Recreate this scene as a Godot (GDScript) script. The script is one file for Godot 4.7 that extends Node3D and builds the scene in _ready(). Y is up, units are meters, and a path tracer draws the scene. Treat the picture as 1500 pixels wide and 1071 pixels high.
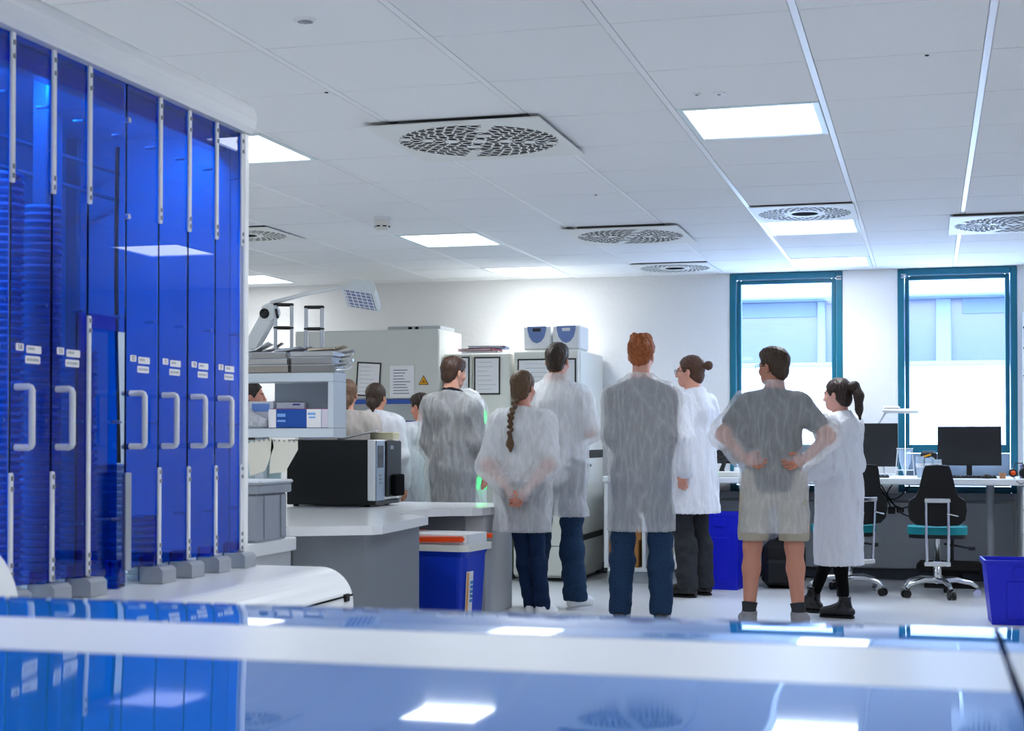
extends Node3D
# A microbiology laboratory: blue plate incubator on the left, glossy blue instrument lid in front,
# a group of visitors in gowns at the back, benches and windows along the far wall.
# Layout: x to the right, y up, the room runs towards -z; the helpers take the forward distance zf = -z.

const CEIL := 2.646
const EYE := 1.2
const FPX := 2217.0
const TILE_X := 0.65
const TILE_Z := 0.715
const GRID_X := -2.383
const GRID_Z := 5.158
const BACK := 13.3
const LEFT := -6.6
const RIGHT := 4.6
const NEAR := -4.2

var counts := {}
var M := {}
var rng := RandomNumberGenerator.new()

func w(x: float, y: float, zf: float) -> Vector3:
	return Vector3(x, y, -zf)

# ---------------------------------------------------------------- naming
func numbered(called: String) -> String:
	var n: int = counts.get(called, 0)
	counts[called] = n + 1
	return called if n == 0 else "%s_%03d" % [called, n]

func tag(o: Node, label: String, category: String, group := "") -> void:
	o.set_meta("label", label)
	o.set_meta("category", category)
	if group != "":
		o.set_meta("group", group)

func thing(called: String, label: String, category: String, at := Vector3.ZERO, turn := 0.0, group := "") -> Node3D:
	var o := Node3D.new()
	o.name = numbered(called)
	add_child(o)
	o.position = at
	o.rotation.y = turn
	tag(o, label, category, group)
	return o

func dup(src: Node3D, at: Vector3, turn: float, label := "", stem := "") -> Node3D:
	var o: Node3D = src.duplicate()
	o.name = numbered(stem if stem != "" else String(src.name).rstrip("0123456789").trim_suffix("_"))
	add_child(o)
	o.position = at
	o.rotation.y = turn
	if label != "":
		o.set_meta("label", label)
	return o

func mesh_of(src) -> Mesh:
	if src is SurfaceTool:
		src.generate_normals()
		return src.commit()
	return src

func part(called: String, src, m: Material, parent: Node) -> MeshInstance3D:
	var o := MeshInstance3D.new()
	o.name = called
	o.mesh = mesh_of(src)
	o.material_override = m
	parent.add_child(o, true)
	return o

func solo(called: String, src, m: Material, label: String, category: String, group := "") -> MeshInstance3D:
	var o := part(numbered(called), src, m, self)
	tag(o, label, category, group)
	return o

func struct(called: String, src, m: Material) -> MeshInstance3D:
	var o := part(called, src, m, self)
	o.set_meta("kind", "structure")
	return o

# ---------------------------------------------------------------- materials
func mat(c: Color, rough := 0.6, metal := 0.0, spec := 0.5) -> StandardMaterial3D:
	var m := StandardMaterial3D.new()
	m.albedo_color = c
	m.roughness = rough
	m.metallic = metal
	m.metallic_specular = spec
	return m

func noise(freq: float, kind := FastNoiseLite.TYPE_SIMPLEX_SMOOTH, octaves := 4, sd := 1) -> FastNoiseLite:
	var n := FastNoiseLite.new()
	n.noise_type = kind
	n.frequency = freq
	n.fractal_octaves = octaves
	n.seed = sd
	return n

func noise_tex(n: FastNoiseLite, a: Color, b: Color, size := 256, bump := false) -> NoiseTexture2D:
	var t := NoiseTexture2D.new()
	t.width = size
	t.height = size
	t.seamless = true
	t.noise = n
	if bump:
		t.as_normal_map = true
		t.bump_strength = 4.0
	else:
		var g := Gradient.new()
		g.set_color(0, a)
		g.set_color(1, b)
		g.set_offset(0, 0.25)
		g.set_offset(1, 0.75)
		t.color_ramp = g
	return t

func grained(m: StandardMaterial3D, n: FastNoiseLite, lo: float, scale: Vector3, size := 256) -> StandardMaterial3D:
	m.albedo_texture = noise_tex(n, Color(lo, lo, lo), Color(1, 1, 1), size)
	m.uv1_triplanar = true
	m.uv1_scale = scale
	return m

func bumpy(m: StandardMaterial3D, n: FastNoiseLite, strength: float, scale: Vector3) -> StandardMaterial3D:
	m.normal_enabled = true
	m.normal_texture = noise_tex(n, Color.BLACK, Color.WHITE, 256, true)
	m.normal_scale = strength
	m.uv1_triplanar = true
	m.uv1_scale = scale
	return m

func glass(c: Color, rough := 0.02) -> StandardMaterial3D:
	var m := mat(Color(c.r, c.g, c.b, 0.0), rough)
	m.transparency = BaseMaterial3D.TRANSPARENCY_ALPHA
	m.refraction_enabled = true
	m.refraction_scale = 0.045
	return m

func pane(c: Color, alpha: float) -> StandardMaterial3D:
	var m := mat(Color(c.r, c.g, c.b, alpha), 0.03)
	m.transparency = BaseMaterial3D.TRANSPARENCY_ALPHA
	return m

func glow(c: Color, energy: float) -> StandardMaterial3D:
	var m := mat(c, 0.6)
	m.emission_enabled = true
	m.emission = c
	m.emission_energy_multiplier = energy
	return m

# ---------------------------------------------------------------- mesh helpers
func stool() -> SurfaceTool:
	var st := SurfaceTool.new()
	st.begin(Mesh.PRIMITIVE_TRIANGLES)
	st.set_smooth_group(-1)
	return st

func tri(st: SurfaceTool, a: Vector3, b: Vector3, c: Vector3) -> void:   # counter-clockwise seen from outside
	st.add_vertex(a)
	st.add_vertex(c)
	st.add_vertex(b)

func tri_from(st: SurfaceTool, a: Vector3, b: Vector3, c: Vector3, inside: Vector3) -> void:
	if (b - a).cross(c - a).dot((a + b + c) / 3.0 - inside) < 0.0:
		tri(st, a, c, b)
	else:
		tri(st, a, b, c)

func quad(st: SurfaceTool, a: Vector3, b: Vector3, c: Vector3, d: Vector3) -> void:
	tri(st, a, b, c)
	tri(st, a, c, d)

func quad_from(st: SurfaceTool, a: Vector3, b: Vector3, c: Vector3, d: Vector3, inside: Vector3) -> void:
	tri_from(st, a, b, c, inside)
	tri_from(st, a, c, d, inside)

func box(st: SurfaceTool, c: Vector3, s: Vector3, bev := 0.0, basis := Basis()) -> SurfaceTool:
	var h := s / 2.0
	var e := minf(bev, minf(h.x, minf(h.y, h.z)) * 0.98)
	var inside := c
	if e <= 0.0:
		for ax in 3:
			for sg in [-1.0, 1.0]:
				var u := Vector3.ZERO
				var v := Vector3.ZERO
				var n := Vector3.ZERO
				n[ax] = h[ax] * sg
				u[(ax + 1) % 3] = h[(ax + 1) % 3]
				v[(ax + 2) % 3] = h[(ax + 2) % 3]
				quad_from(st, c + basis * (n - u - v), c + basis * (n + u - v), c + basis * (n + u + v), c + basis * (n - u + v), inside)
		return st
	for ax in 3:
		var i := (ax + 1) % 3
		var j := (ax + 2) % 3
		for sg in [-1.0, 1.0]:
			var n := Vector3.ZERO
			n[ax] = h[ax] * sg
			var u := Vector3.ZERO
			u[i] = h[i] - e
			var v := Vector3.ZERO
			v[j] = h[j] - e
			quad_from(st, c + basis * (n - u - v), c + basis * (n + u - v), c + basis * (n + u + v), c + basis * (n - u + v), inside)
			for tg in [-1.0, 1.0]:    # chamfer between face ax and face i
				var p := Vector3.ZERO
				p[ax] = h[ax] * sg
				p[i] = (h[i] - e) * tg
				var q := Vector3.ZERO
				q[ax] = (h[ax] - e) * sg
				q[i] = h[i] * tg
				quad_from(st, c + basis * (p - v), c + basis * (p + v), c + basis * (q + v), c + basis * (q - v), inside)
	for sx in [-1.0, 1.0]:
		for sy in [-1.0, 1.0]:
			for sz in [-1.0, 1.0]:
				var a := Vector3(h.x * sx, (h.y - e) * sy, (h.z - e) * sz)
				var b := Vector3((h.x - e) * sx, h.y * sy, (h.z - e) * sz)
				var d := Vector3((h.x - e) * sx, (h.y - e) * sy, h.z * sz)
				tri_from(st, c + basis * a, c + basis * b, c + basis * d, inside)
	return st

func bx(c: Vector3, s: Vector3, bev := 0.0, basis := Basis()) -> SurfaceTool:
	return box(stool(), c, s, bev, basis)

# box from corner to corner in (x, y, zf)
func span(x0: float, x1: float, y0: float, y1: float, z0: float, z1: float, bev := 0.0) -> SurfaceTool:
	return bx(w((x0 + x1) / 2, (y0 + y1) / 2, (z0 + z1) / 2), Vector3(absf(x1 - x0), absf(y1 - y0), absf(z1 - z0)), bev)

func tube(st: SurfaceTool, pts: Array, radii, sides := 10, capped := true) -> SurfaceTool:
	var n := pts.size()
	var rings := []
	var up := Vector3.UP
	for i in n:
		var d: Vector3 = (pts[mini(i + 1, n - 1)] - pts[maxi(i - 1, 0)]).normalized()
		if absf(d.dot(up)) > 0.98:
			up = Vector3.RIGHT if absf(d.x) < 0.9 else Vector3.FORWARD
		var s := d.cross(up).normalized()
		up = s.cross(d).normalized()
		var r: float = radii[i] if radii is Array else radii
		var ring := []
		for k in sides:
			var a := TAU * k / sides
			ring.append(pts[i] + (s * cos(a) + up * sin(a)) * r)
		rings.append(ring)
	st.set_smooth_group(1)
	for i in n - 1:
		var mid: Vector3 = (pts[i] + pts[i + 1]) / 2.0
		for k in sides:
			var l := (k + 1) % sides
			quad_from(st, rings[i][k], rings[i][l], rings[i + 1][l], rings[i + 1][k], mid)
	st.set_smooth_group(-1)
	if capped:
		for e in [0, n - 1]:
			var inner: Vector3 = pts[1] if e == 0 else pts[n - 2]
			for k in sides:
				tri_from(st, pts[e], rings[e][k], rings[e][(k + 1) % sides], inner)
	return st

# profile of (radius, height) from one end to the other, turned about an axis
func lathe(st: SurfaceTool, prof: Array, at := Vector3.ZERO, sides := 20, basis := Basis(), smooth := true) -> SurfaceTool:
	var mid := 0.0
	for p in prof:
		mid += p.y / prof.size()
	st.set_smooth_group(1 if smooth else -1)
	for i in prof.size() - 1:
		var a: Vector2 = prof[i]
		var b: Vector2 = prof[i + 1]
		if absf(a.y - b.y) < 1e-6:
			st.set_smooth_group(-1)
		elif smooth:
			st.set_smooth_group(1)
		var inside := at + basis * Vector3(0, mid if absf(a.y - b.y) < 1e-6 else (a.y + b.y) / 2, 0)
		for k in sides:
			var u := TAU * k / sides
			var v := TAU * (k + 1) / sides
			var p := [at + basis * Vector3(cos(u) * a.x, a.y, sin(u) * a.x), at + basis * Vector3(cos(v) * a.x, a.y, sin(v) * a.x), at + basis * Vector3(cos(v) * b.x, b.y, sin(v) * b.x), at + basis * Vector3(cos(u) * b.x, b.y, sin(u) * b.x)]
			if b.x < 1e-6:
				tri_from(st, p[0], p[1], p[2], inside)
			elif a.x < 1e-6:
				tri_from(st, p[0], p[2], p[3], inside)
			else:
				quad_from(st, p[0], p[1], p[2], p[3], inside)
	st.set_smooth_group(-1)
	return st

# polygon in the plane (u, v) at o, pushed along n = u x v by depth
func extrude(st: SurfaceTool, poly: PackedVector2Array, o: Vector3, u: Vector3, v: Vector3, depth: float, smooth := false) -> SurfaceTool:
	var p := poly.duplicate()
	var area := 0.0
	for i in p.size():
		area += p[i].cross(p[(i + 1) % p.size()])
	if area < 0:
		p.reverse()
	var n := u.cross(v).normalized() * depth
	var idx := Geometry2D.triangulate_polygon(p)
	var at := func(q: Vector2) -> Vector3: return o + u * q.x + v * q.y
	for i in range(0, idx.size(), 3):
		var a: Vector3 = at.call(p[idx[i]])
		var b: Vector3 = at.call(p[idx[i + 1]])
		var c: Vector3 = at.call(p[idx[i + 2]])
		if (b - a).cross(c - a).dot(n) < 0:
			var t := b
			b = c
			c = t
		tri(st, a + n, b + n, c + n)
		tri(st, a, c, b)
	if smooth:
		st.set_smooth_group(1)
	for i in p.size():
		var a: Vector3 = at.call(p[i])
		var b: Vector3 = at.call(p[(i + 1) % p.size()])
		quad(st, a, b, b + n, a + n)
	st.set_smooth_group(-1)
	return st

func arc(c: Vector2, r: float, a0: float, a1: float, n: int) -> PackedVector2Array:
	var out := PackedVector2Array()
	for i in n + 1:
		var a := lerpf(a0, a1, float(i) / n)
		out.append(c + Vector2(cos(a), sin(a)) * r)
	return out

func rounded(wd: float, ht: float, r: float, n := 4) -> PackedVector2Array:
	var out := PackedVector2Array()
	for q in [[wd / 2 - r, ht / 2 - r, 0.0], [-wd / 2 + r, ht / 2 - r, PI / 2], [-wd / 2 + r, -ht / 2 + r, PI], [wd / 2 - r, -ht / 2 + r, 1.5 * PI]]:
		out.append_array(arc(Vector2(q[0], q[1]), r, q[2], q[2] + PI / 2, n))
	return out

func text_part(s: String, height: float, at: Vector3, basis: Basis, m: Material, parent: Node, called := "lettering") -> MeshInstance3D:
	var t := TextMesh.new()
	t.text = s
	var f := SystemFont.new()
	f.font_names = PackedStringArray(["Droid Sans"])
	t.font = f
	t.font_size = 32
	t.pixel_size = height / 24.0
	t.depth = 0.0006
	t.curve_step = 4.0
	var o := MeshInstance3D.new()
	o.name = called
	o.mesh = t
	o.material_override = m
	parent.add_child(o, true)
	o.transform = Transform3D(basis, at)
	return o

# ---------------------------------------------------------------- distance fields meshed as surface nets
class Field:
	var o: Vector3
	var h: float
	var nx: int
	var ny: int
	var nz: int
	var d: PackedFloat32Array
	func _init(lo: Vector3, hi: Vector3, cell: float) -> void:
		o = lo
		h = cell
		nx = int(ceil((hi.x - lo.x) / cell)) + 1
		ny = int(ceil((hi.y - lo.y) / cell)) + 1
		nz = int(ceil((hi.z - lo.z) / cell)) + 1
		d = PackedFloat32Array()
		d.resize(nx * ny * nz)
		d.fill(9.0)
	# tapered capsule; fl < 1 flattens it along n
	func cap(a: Vector3, b: Vector3, ra: float, rb: float, k := 0.03, fl := 1.0, n := Vector3(0, 0, 1)) -> void:
		var m := maxf(ra, rb) + k + 2.5 * h
		var x0 := maxi(0, int((minf(a.x, b.x) - m - o.x) / h))
		var x1 := mini(nx - 1, int((maxf(a.x, b.x) + m - o.x) / h) + 1)
		var y0 := maxi(0, int((minf(a.y, b.y) - m - o.y) / h))
		var y1 := mini(ny - 1, int((maxf(a.y, b.y) + m - o.y) / h) + 1)
		var z0 := maxi(0, int((minf(a.z, b.z) - m - o.z) / h))
		var z1 := mini(nz - 1, int((maxf(a.z, b.z) + m - o.z) / h) + 1)
		var ba := b - a
		var bb := maxf(ba.length_squared(), 1e-8)
		var q := 1.0 / fl - 1.0
		var flat := fl < 0.999
		for z in range(z0, z1 + 1):
			for y in range(y0, y1 + 1):
				var at := (z * ny + y) * nx + x0
				var p := Vector3(o.x + x0 * h, o.y + y * h, o.z + z * h) - a
				for x in range(x0, x1 + 1):
					var t := clampf(p.dot(ba) / bb, 0.0, 1.0)
					var v := p - ba * t
					var e: float
					if flat:
						v += n * (v.dot(n) * q)
						e = (v.length() - (ra + (rb - ra) * t)) * (0.5 + 0.5 * fl)
					else:
						e = v.length() - (ra + (rb - ra) * t)
					var c := d[at]
					var g := k - absf(c - e)
					if g > 0.0:
						e = minf(c, e) - g * g / (4.0 * k)
					elif c < e:
						e = c
					d[at] = e
					at += 1
					p.x += h
	func ell(c: Vector3, r: Vector3, k := 0.02, basis := Basis()) -> void:
		var m := maxf(r.x, maxf(r.y, r.z)) + k + 2.5 * h
		var x0 := maxi(0, int((c.x - m - o.x) / h))
		var x1 := mini(nx - 1, int((c.x + m - o.x) / h) + 1)
		var y0 := maxi(0, int((c.y - m - o.y) / h))
		var y1 := mini(ny - 1, int((c.y + m - o.y) / h) + 1)
		var z0 := maxi(0, int((c.z - m - o.z) / h))
		var z1 := mini(nz - 1, int((c.z + m - o.z) / h) + 1)
		var inv := basis.inverse()
		var ir := Vector3.ONE / r
		for z in range(z0, z1 + 1):
			for y in range(y0, y1 + 1):
				var at := (z * ny + y) * nx + x0
				for x in range(x0, x1 + 1):
					var p := inv * (Vector3(o.x + x * h, o.y + y * h, o.z + z * h) - c)
					var a := p * ir
					var k0 := a.length()
					var e := k0 * (k0 - 1.0) / maxf((a * ir).length(), 1e-6)
					var cur := d[at]
					var g := k - absf(cur - e)
					if g > 0.0:
						e = minf(cur, e) - g * g / (4.0 * k)
					elif cur < e:
						e = cur
					d[at] = e
					at += 1
	# keep only the side that n points away from: n.p < c
	func clip(n: Vector3, c: float) -> void:
		for z in nz:
			for y in ny:
				var at := (z * ny + y) * nx
				var s := n.x * o.x + n.y * (o.y + y * h) + n.z * (o.z + z * h) - c
				for x in nx:
					if s > d[at]:
						d[at] = s
					s += n.x * h
					at += 1
	func cut_ball(c: Vector3, r: Vector3) -> void:
		for z in nz:
			for y in ny:
				var at := (z * ny + y) * nx
				for x in nx:
					if d[at] < 3.0 * h:
						var a := (Vector3(o.x + x * h, o.y + y * h, o.z + z * h) - c) / r
						var e := (1.0 - a.length()) * minf(r.x, minf(r.y, r.z))
						if e > d[at]:
							d[at] = e
					at += 1
	func wrinkle(n: FastNoiseLite, amp: float, scale: Vector3, out := 0.0) -> void:
		for z in nz:
			for y in ny:
				var at := (z * ny + y) * nx
				for x in nx:
					if absf(d[at]) < amp + 3.0 * h:
						d[at] += n.get_noise_3d((o.x + x * h) * scale.x, (o.y + y * h) * scale.y, (o.z + z * h) * scale.z) * amp - amp * out
					at += 1
	# arrays [vertices, normals, indices]; faces lying on the open planes are left out
	func mesh(open := []) -> Array:
		var vs := PackedVector3Array()
		var ns := PackedVector3Array()
		var ix := PackedInt32Array()
		var of := PackedInt32Array()
		of.resize(nx * ny * nz)
		of.fill(-1)
		var sx := 1
		var sy := nx
		var sz := nx * ny
		var far := 2.4 * h
		for z in nz - 1:
			for y in ny - 1:
				var at := (z * ny + y) * nx
				for x in nx - 1:
					var d0 := d[at]
					if absf(d0) > far:
						at += 1
						continue
					var d1 := d[at + 1]
					var d2 := d[at + sy]
					var d3 := d[at + sy + 1]
					var d4 := d[at + sz]
					var d5 := d[at + sz + 1]
					var d6 := d[at + sz + sy]
					var d7 := d[at + sz + sy + 1]
					var neg := int(d0 < 0) + int(d1 < 0) + int(d2 < 0) + int(d3 < 0) + int(d4 < 0) + int(d5 < 0) + int(d6 < 0) + int(d7 < 0)
					if neg == 0 or neg == 8:
						at += 1
						continue
					var p := Vector3.ZERO
					var c := 0
					if (d0 < 0) != (d1 < 0):
						p += Vector3(d0 / (d0 - d1), 0, 0); c += 1
					if (d2 < 0) != (d3 < 0):
						p += Vector3(d2 / (d2 - d3), 1, 0); c += 1
					if (d4 < 0) != (d5 < 0):
						p += Vector3(d4 / (d4 - d5), 0, 1); c += 1
					if (d6 < 0) != (d7 < 0):
						p += Vector3(d6 / (d6 - d7), 1, 1); c += 1
					if (d0 < 0) != (d2 < 0):
						p += Vector3(0, d0 / (d0 - d2), 0); c += 1
					if (d1 < 0) != (d3 < 0):
						p += Vector3(1, d1 / (d1 - d3), 0); c += 1
					if (d4 < 0) != (d6 < 0):
						p += Vector3(0, d4 / (d4 - d6), 1); c += 1
					if (d5 < 0) != (d7 < 0):
						p += Vector3(1, d5 / (d5 - d7), 1); c += 1
					if (d0 < 0) != (d4 < 0):
						p += Vector3(0, 0, d0 / (d0 - d4)); c += 1
					if (d1 < 0) != (d5 < 0):
						p += Vector3(1, 0, d1 / (d1 - d5)); c += 1
					if (d2 < 0) != (d6 < 0):
						p += Vector3(0, 1, d2 / (d2 - d6)); c += 1
					if (d3 < 0) != (d7 < 0):
						p += Vector3(1, 1, d3 / (d3 - d7)); c += 1
					of[at] = vs.size()
					vs.append(o + (Vector3(x, y, z) + p / c) * h)
					ns.append(Vector3(d1 - d0 + d3 - d2 + d5 - d4 + d7 - d6, d2 - d0 + d3 - d1 + d6 - d4 + d7 - d5, d4 - d0 + d5 - d1 + d6 - d2 + d7 - d3).normalized())
					at += 1
		for z in range(1, nz - 1):
			for y in range(1, ny - 1):
				var at := (z * ny + y) * nx + 1
				for x in range(1, nx - 1):
					if of[at] >= 0 or absf(d[at]) < far:
						var s := d[at] < 0
						for ax in 3:
							var st: int = [sx, sy, sz][ax]
							if (d[at + st] < 0) == s:
								continue
							var u: int = [sy, sz, sx][ax]
							var v: int = [sz, sx, sy][ax]
							var a := of[at - u - v]
							var b := of[at - v]
							var c := of[at]
							var e := of[at - u]
							if a < 0 or b < 0 or c < 0 or e < 0:
								continue
							if not open.is_empty():
								var mid := (vs[a] + vs[b] + vs[c] + vs[e]) / 4.0
								var skip := false
								for pl in open:
									if absf((pl[0] as Vector3).dot(mid) - pl[1]) < 0.3 * h:
										skip = true
								if skip:
									continue
							if s:   # inside below, outside above: outward normal along +axis; Godot wants clockwise
								ix.append_array([a, c, b, a, e, c])
							else:
								ix.append_array([a, b, c, a, c, e])
					at += 1
		return [vs, ns, ix]

func net_mesh(a: Array, colors := PackedColorArray()) -> ArrayMesh:
	var arr := []
	arr.resize(Mesh.ARRAY_MAX)
	arr[Mesh.ARRAY_VERTEX] = a[0]
	arr[Mesh.ARRAY_NORMAL] = a[1]
	arr[Mesh.ARRAY_INDEX] = a[2]
	if colors.size():
		arr[Mesh.ARRAY_COLOR] = colors
	var m := ArrayMesh.new()
	if a[0].size():
		m.add_surface_from_arrays(Mesh.PRIMITIVE_TRIANGLES, arr)
	return m

func moved(a: Array, t: Transform3D) -> Array:
	var vs: PackedVector3Array = a[0].duplicate()
	var ns: PackedVector3Array = a[1].duplicate()
	var flip := t.basis.determinant() < 0
	var nb := t.basis.inverse().transposed()
	for i in vs.size():
		vs[i] = t * vs[i]
		ns[i] = (nb * ns[i]).normalized()
	var ix: PackedInt32Array = a[2].duplicate()
	if flip:
		for i in range(0, ix.size(), 3):
			var q := ix[i + 1]
			ix[i + 1] = ix[i + 2]
			ix[i + 2] = q
	return [vs, ns, ix]

func join(into: Array, a: Array) -> void:
	var base: int = into[0].size()
	into[0].append_array(a[0])
	into[1].append_array(a[1])
	var ix: PackedInt32Array = a[2]
	var more := PackedInt32Array()
	more.resize(ix.size())
	for i in ix.size():
		more[i] = ix[i] + base
	into[2].append_array(more)

# ---------------------------------------------------------------- scene
func _ready() -> void:
	rng.seed = 7
	# camera
	var cam := Camera3D.new()
	cam.name = "camera"
	cam.projection = Camera3D.PROJECTION_FRUSTUM
	cam.near = 0.1
	cam.far = 200.0
	cam.size = 1071.0 / FPX * cam.near
	cam.frustum_offset = Vector2(0, (605.8 - 535.5) / FPX * cam.near)
	cam.rotation = Vector3(0.0164, 0.2686, 0)
	cam.position = Vector3(0, EYE, 0)
	var lens := CameraAttributesPhysical.new()
	lens.frustum_focal_length = 48.0
	lens.exposure_aperture = 9.0
	lens.frustum_focus_distance = 9.5
	lens.frustum_near = 0.1
	lens.frustum_far = 200.0
	cam.attributes = lens
	add_child(cam)
	cam.current = true
	# sky and exposure
	var sky := ProceduralSkyMaterial.new()
	sky.sky_top_color = Color(0.70, 0.82, 1.0)
	sky.sky_horizon_color = Color(0.86, 0.93, 1.0)
	sky.ground_bottom_color = Color(0.5, 0.52, 0.55)
	sky.ground_horizon_color = Color(0.8, 0.85, 0.9)
	sky.sky_energy_multiplier = 2.7
	sky.ground_energy_multiplier = 1.0
	var env := Environment.new()
	env.background_mode = Environment.BG_SKY
	env.sky = Sky.new()
	env.sky.sky_material = sky
	env.tonemap_mode = Environment.TONE_MAPPER_LINEAR
	env.tonemap_exposure = 2.2
	env.sdfgi_enabled = true
	env.ssao_enabled = true
	env.ssil_enabled = true
	var we := WorldEnvironment.new()
	we.name = "environment"
	we.environment = env
	add_child(we)
	materials()
	lamps()
	room()
	ceiling()
	vents()
	windows()
	outside()
	incubator()
	lid()
	back_equipment()
	bench()
	counter()
	people()

func materials() -> void:
	M.wall = bumpy(mat(Color(0.93, 0.93, 0.93), 0.85, 0, 0.3), noise(0.05, FastNoiseLite.TYPE_SIMPLEX, 3), 0.12, Vector3(1.2, 1.2, 1.2))
	M.tile = grained(mat(Color(0.955, 0.965, 0.975), 0.9, 0, 0.2), noise(0.35, FastNoiseLite.TYPE_SIMPLEX, 2, 4), 0.955, Vector3(2.2, 2.2, 2.2))
	M.rail = mat(Color(0.94, 0.95, 0.965), 0.35, 0, 0.5)
	M.void = mat(Color(0.35, 0.36, 0.38), 0.9)
	M.floor = grained(mat(Color(0.86, 0.87, 0.89), 0.32, 0, 0.5), noise(0.2, FastNoiseLite.TYPE_CELLULAR, 3, 9), 0.93, Vector3(1.7, 1.7, 1.7))
	M.dark = mat(Color(0.07, 0.075, 0.085), 0.9, 0, 0.1)
	M.plate = mat(Color(0.9, 0.91, 0.9), 0.5)
	M.teal = mat(Color(0.0, 0.41, 0.50), 0.42)
	M.teal_dark = mat(Color(0.0, 0.25, 0.32), 0.5)
	M.white = mat(Color(0.93, 0.94, 0.95), 0.38)
	M.white_gloss = mat(Color(0.94, 0.95, 0.96), 0.16)
	M.off_white = mat(Color(0.90, 0.895, 0.87), 0.45)
	M.steel_white = mat(Color(0.80, 0.83, 0.84), 0.4)
	M.light_grey = mat(Color(0.72, 0.74, 0.76), 0.5)
	M.mid_grey = mat(Color(0.56, 0.58, 0.61), 0.6)
	M.panel_grey = grained(mat(Color(0.53, 0.55, 0.585), 0.6), noise(0.6, FastNoiseLite.TYPE_SIMPLEX, 2, 5), 0.9, Vector3(3, 3, 3))
	M.black = mat(Color(0.035, 0.045, 0.06), 0.45)
	M.black_matt = grained(mat(Color(0.07, 0.085, 0.10), 0.75), noise(0.7, FastNoiseLite.TYPE_SIMPLEX, 2, 6), 0.7, Vector3(4, 4, 4))
	M.screen = mat(Color(0.05, 0.06, 0.075), 0.5)
	M.rubber = mat(Color(0.04, 0.04, 0.045), 0.8)
	M.chrome = mat(Color(0.86, 0.87, 0.88), 0.14, 1.0)
	M.alu = mat(Color(0.74, 0.76, 0.79), 0.32, 1.0)
	M.blue_bin = mat(Color(0.0, 0.08, 0.80), 0.42)
	M.paper = mat(Color(0.95, 0.95, 0.96), 0.8)
	M.ink = mat(Color(0.35, 0.38, 0.5), 0.8)
	M.ink_black = mat(Color(0.08, 0.08, 0.09), 0.7)
	M.orange = mat(Color(1.0, 0.32, 0.02), 0.4)
	M.yellow = mat(Color(0.93, 0.66, 0.02), 0.5)
	M.card = grained(mat(Color(0.76, 0.53, 0.30), 0.8), noise(0.25, FastNoiseLite.TYPE_SIMPLEX, 3, 8), 0.86, Vector3(2, 14, 2))

func lamps() -> void:
	var glass_m := glow(Color(0.985, 0.995, 1.0), 2.6)
	var frame_m := mat(Color(0.86, 0.92, 0.93), 0.35)
	for j in [-9, -6, -2, 2, 7, 10]:  # panels out of view continue the pattern and light the near room
		for i in [-6, -2, 2, 6]:
			var cx: float = GRID_X + (i + 0.5) * TILE_X
			var cz: float = GRID_Z + (j + 0.5) * TILE_Z
			var told := {Vector2i(-2, 2): "lit square ceiling panel half hidden by the blue door cabinet", Vector2i(2, 2): "large lit square ceiling panel beside the two small cover discs", Vector2i(-2, 7): "lit square ceiling panel beside the smoke detector", Vector2i(2, 7): "lit square ceiling panel touching a slotted vent with dark centre", Vector2i(-2, 10): "lit square ceiling panel close to the far wall above the refrigerator", Vector2i(2, 10): "lit square ceiling panel right above the first teal window", Vector2i(-6, 10): "lit square ceiling panel over the safety cabinet corner behind the blue cabinet"}
			var t := thing("ceiling_light", told.get(Vector2i(i, j), "lit square ceiling panel out of view in the white ceiling grid"), "ceiling light", w(cx, CEIL, cz), 0, "ceiling light panels")
			var f := stool()
			var a := TILE_X / 2 - 0.016
			var b := TILE_Z / 2 - 0.005
			var r := 0.03
			box(f, Vector3(-a + r / 2, 0.012, 0), Vector3(r, 0.03, 2 * b), 0.003)
			box(f, Vector3(a - r / 2, 0.012, 0), Vector3(r, 0.03, 2 * b), 0.003)
			box(f, Vector3(0, 0.012, -b + r / 2), Vector3(2 * a - 2 * r, 0.03, r), 0.003)
			box(f, Vector3(0, 0.012, b - r / 2), Vector3(2 * a - 2 * r, 0.03, r), 0.003)
			part("frame", f, frame_m, t)
			part("diffuser", bx(Vector3(0, 0.014, 0), Vector3(2 * a - 2 * r, 0.01, 2 * b - 2 * r)), glass_m, t)
			var l := SpotLight3D.new()      # a prismatic panel: light falls off well before the horizontal
			l.name = "panel_light"
			l.spot_angle = 72.0
			l.spot_angle_attenuation = 1.0
			l.light_energy = 0.85
			l.light_size = 0.15
			l.light_color = Color(0.965, 0.985, 1.0)
			l.spot_range = 25.0
			l.spot_attenuation = 2.0
			l.shadow_enabled = true
			l.position = Vector3(0, -0.012, 0)
			l.rotation.x = -PI / 2
			t.add_child(l)

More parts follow.
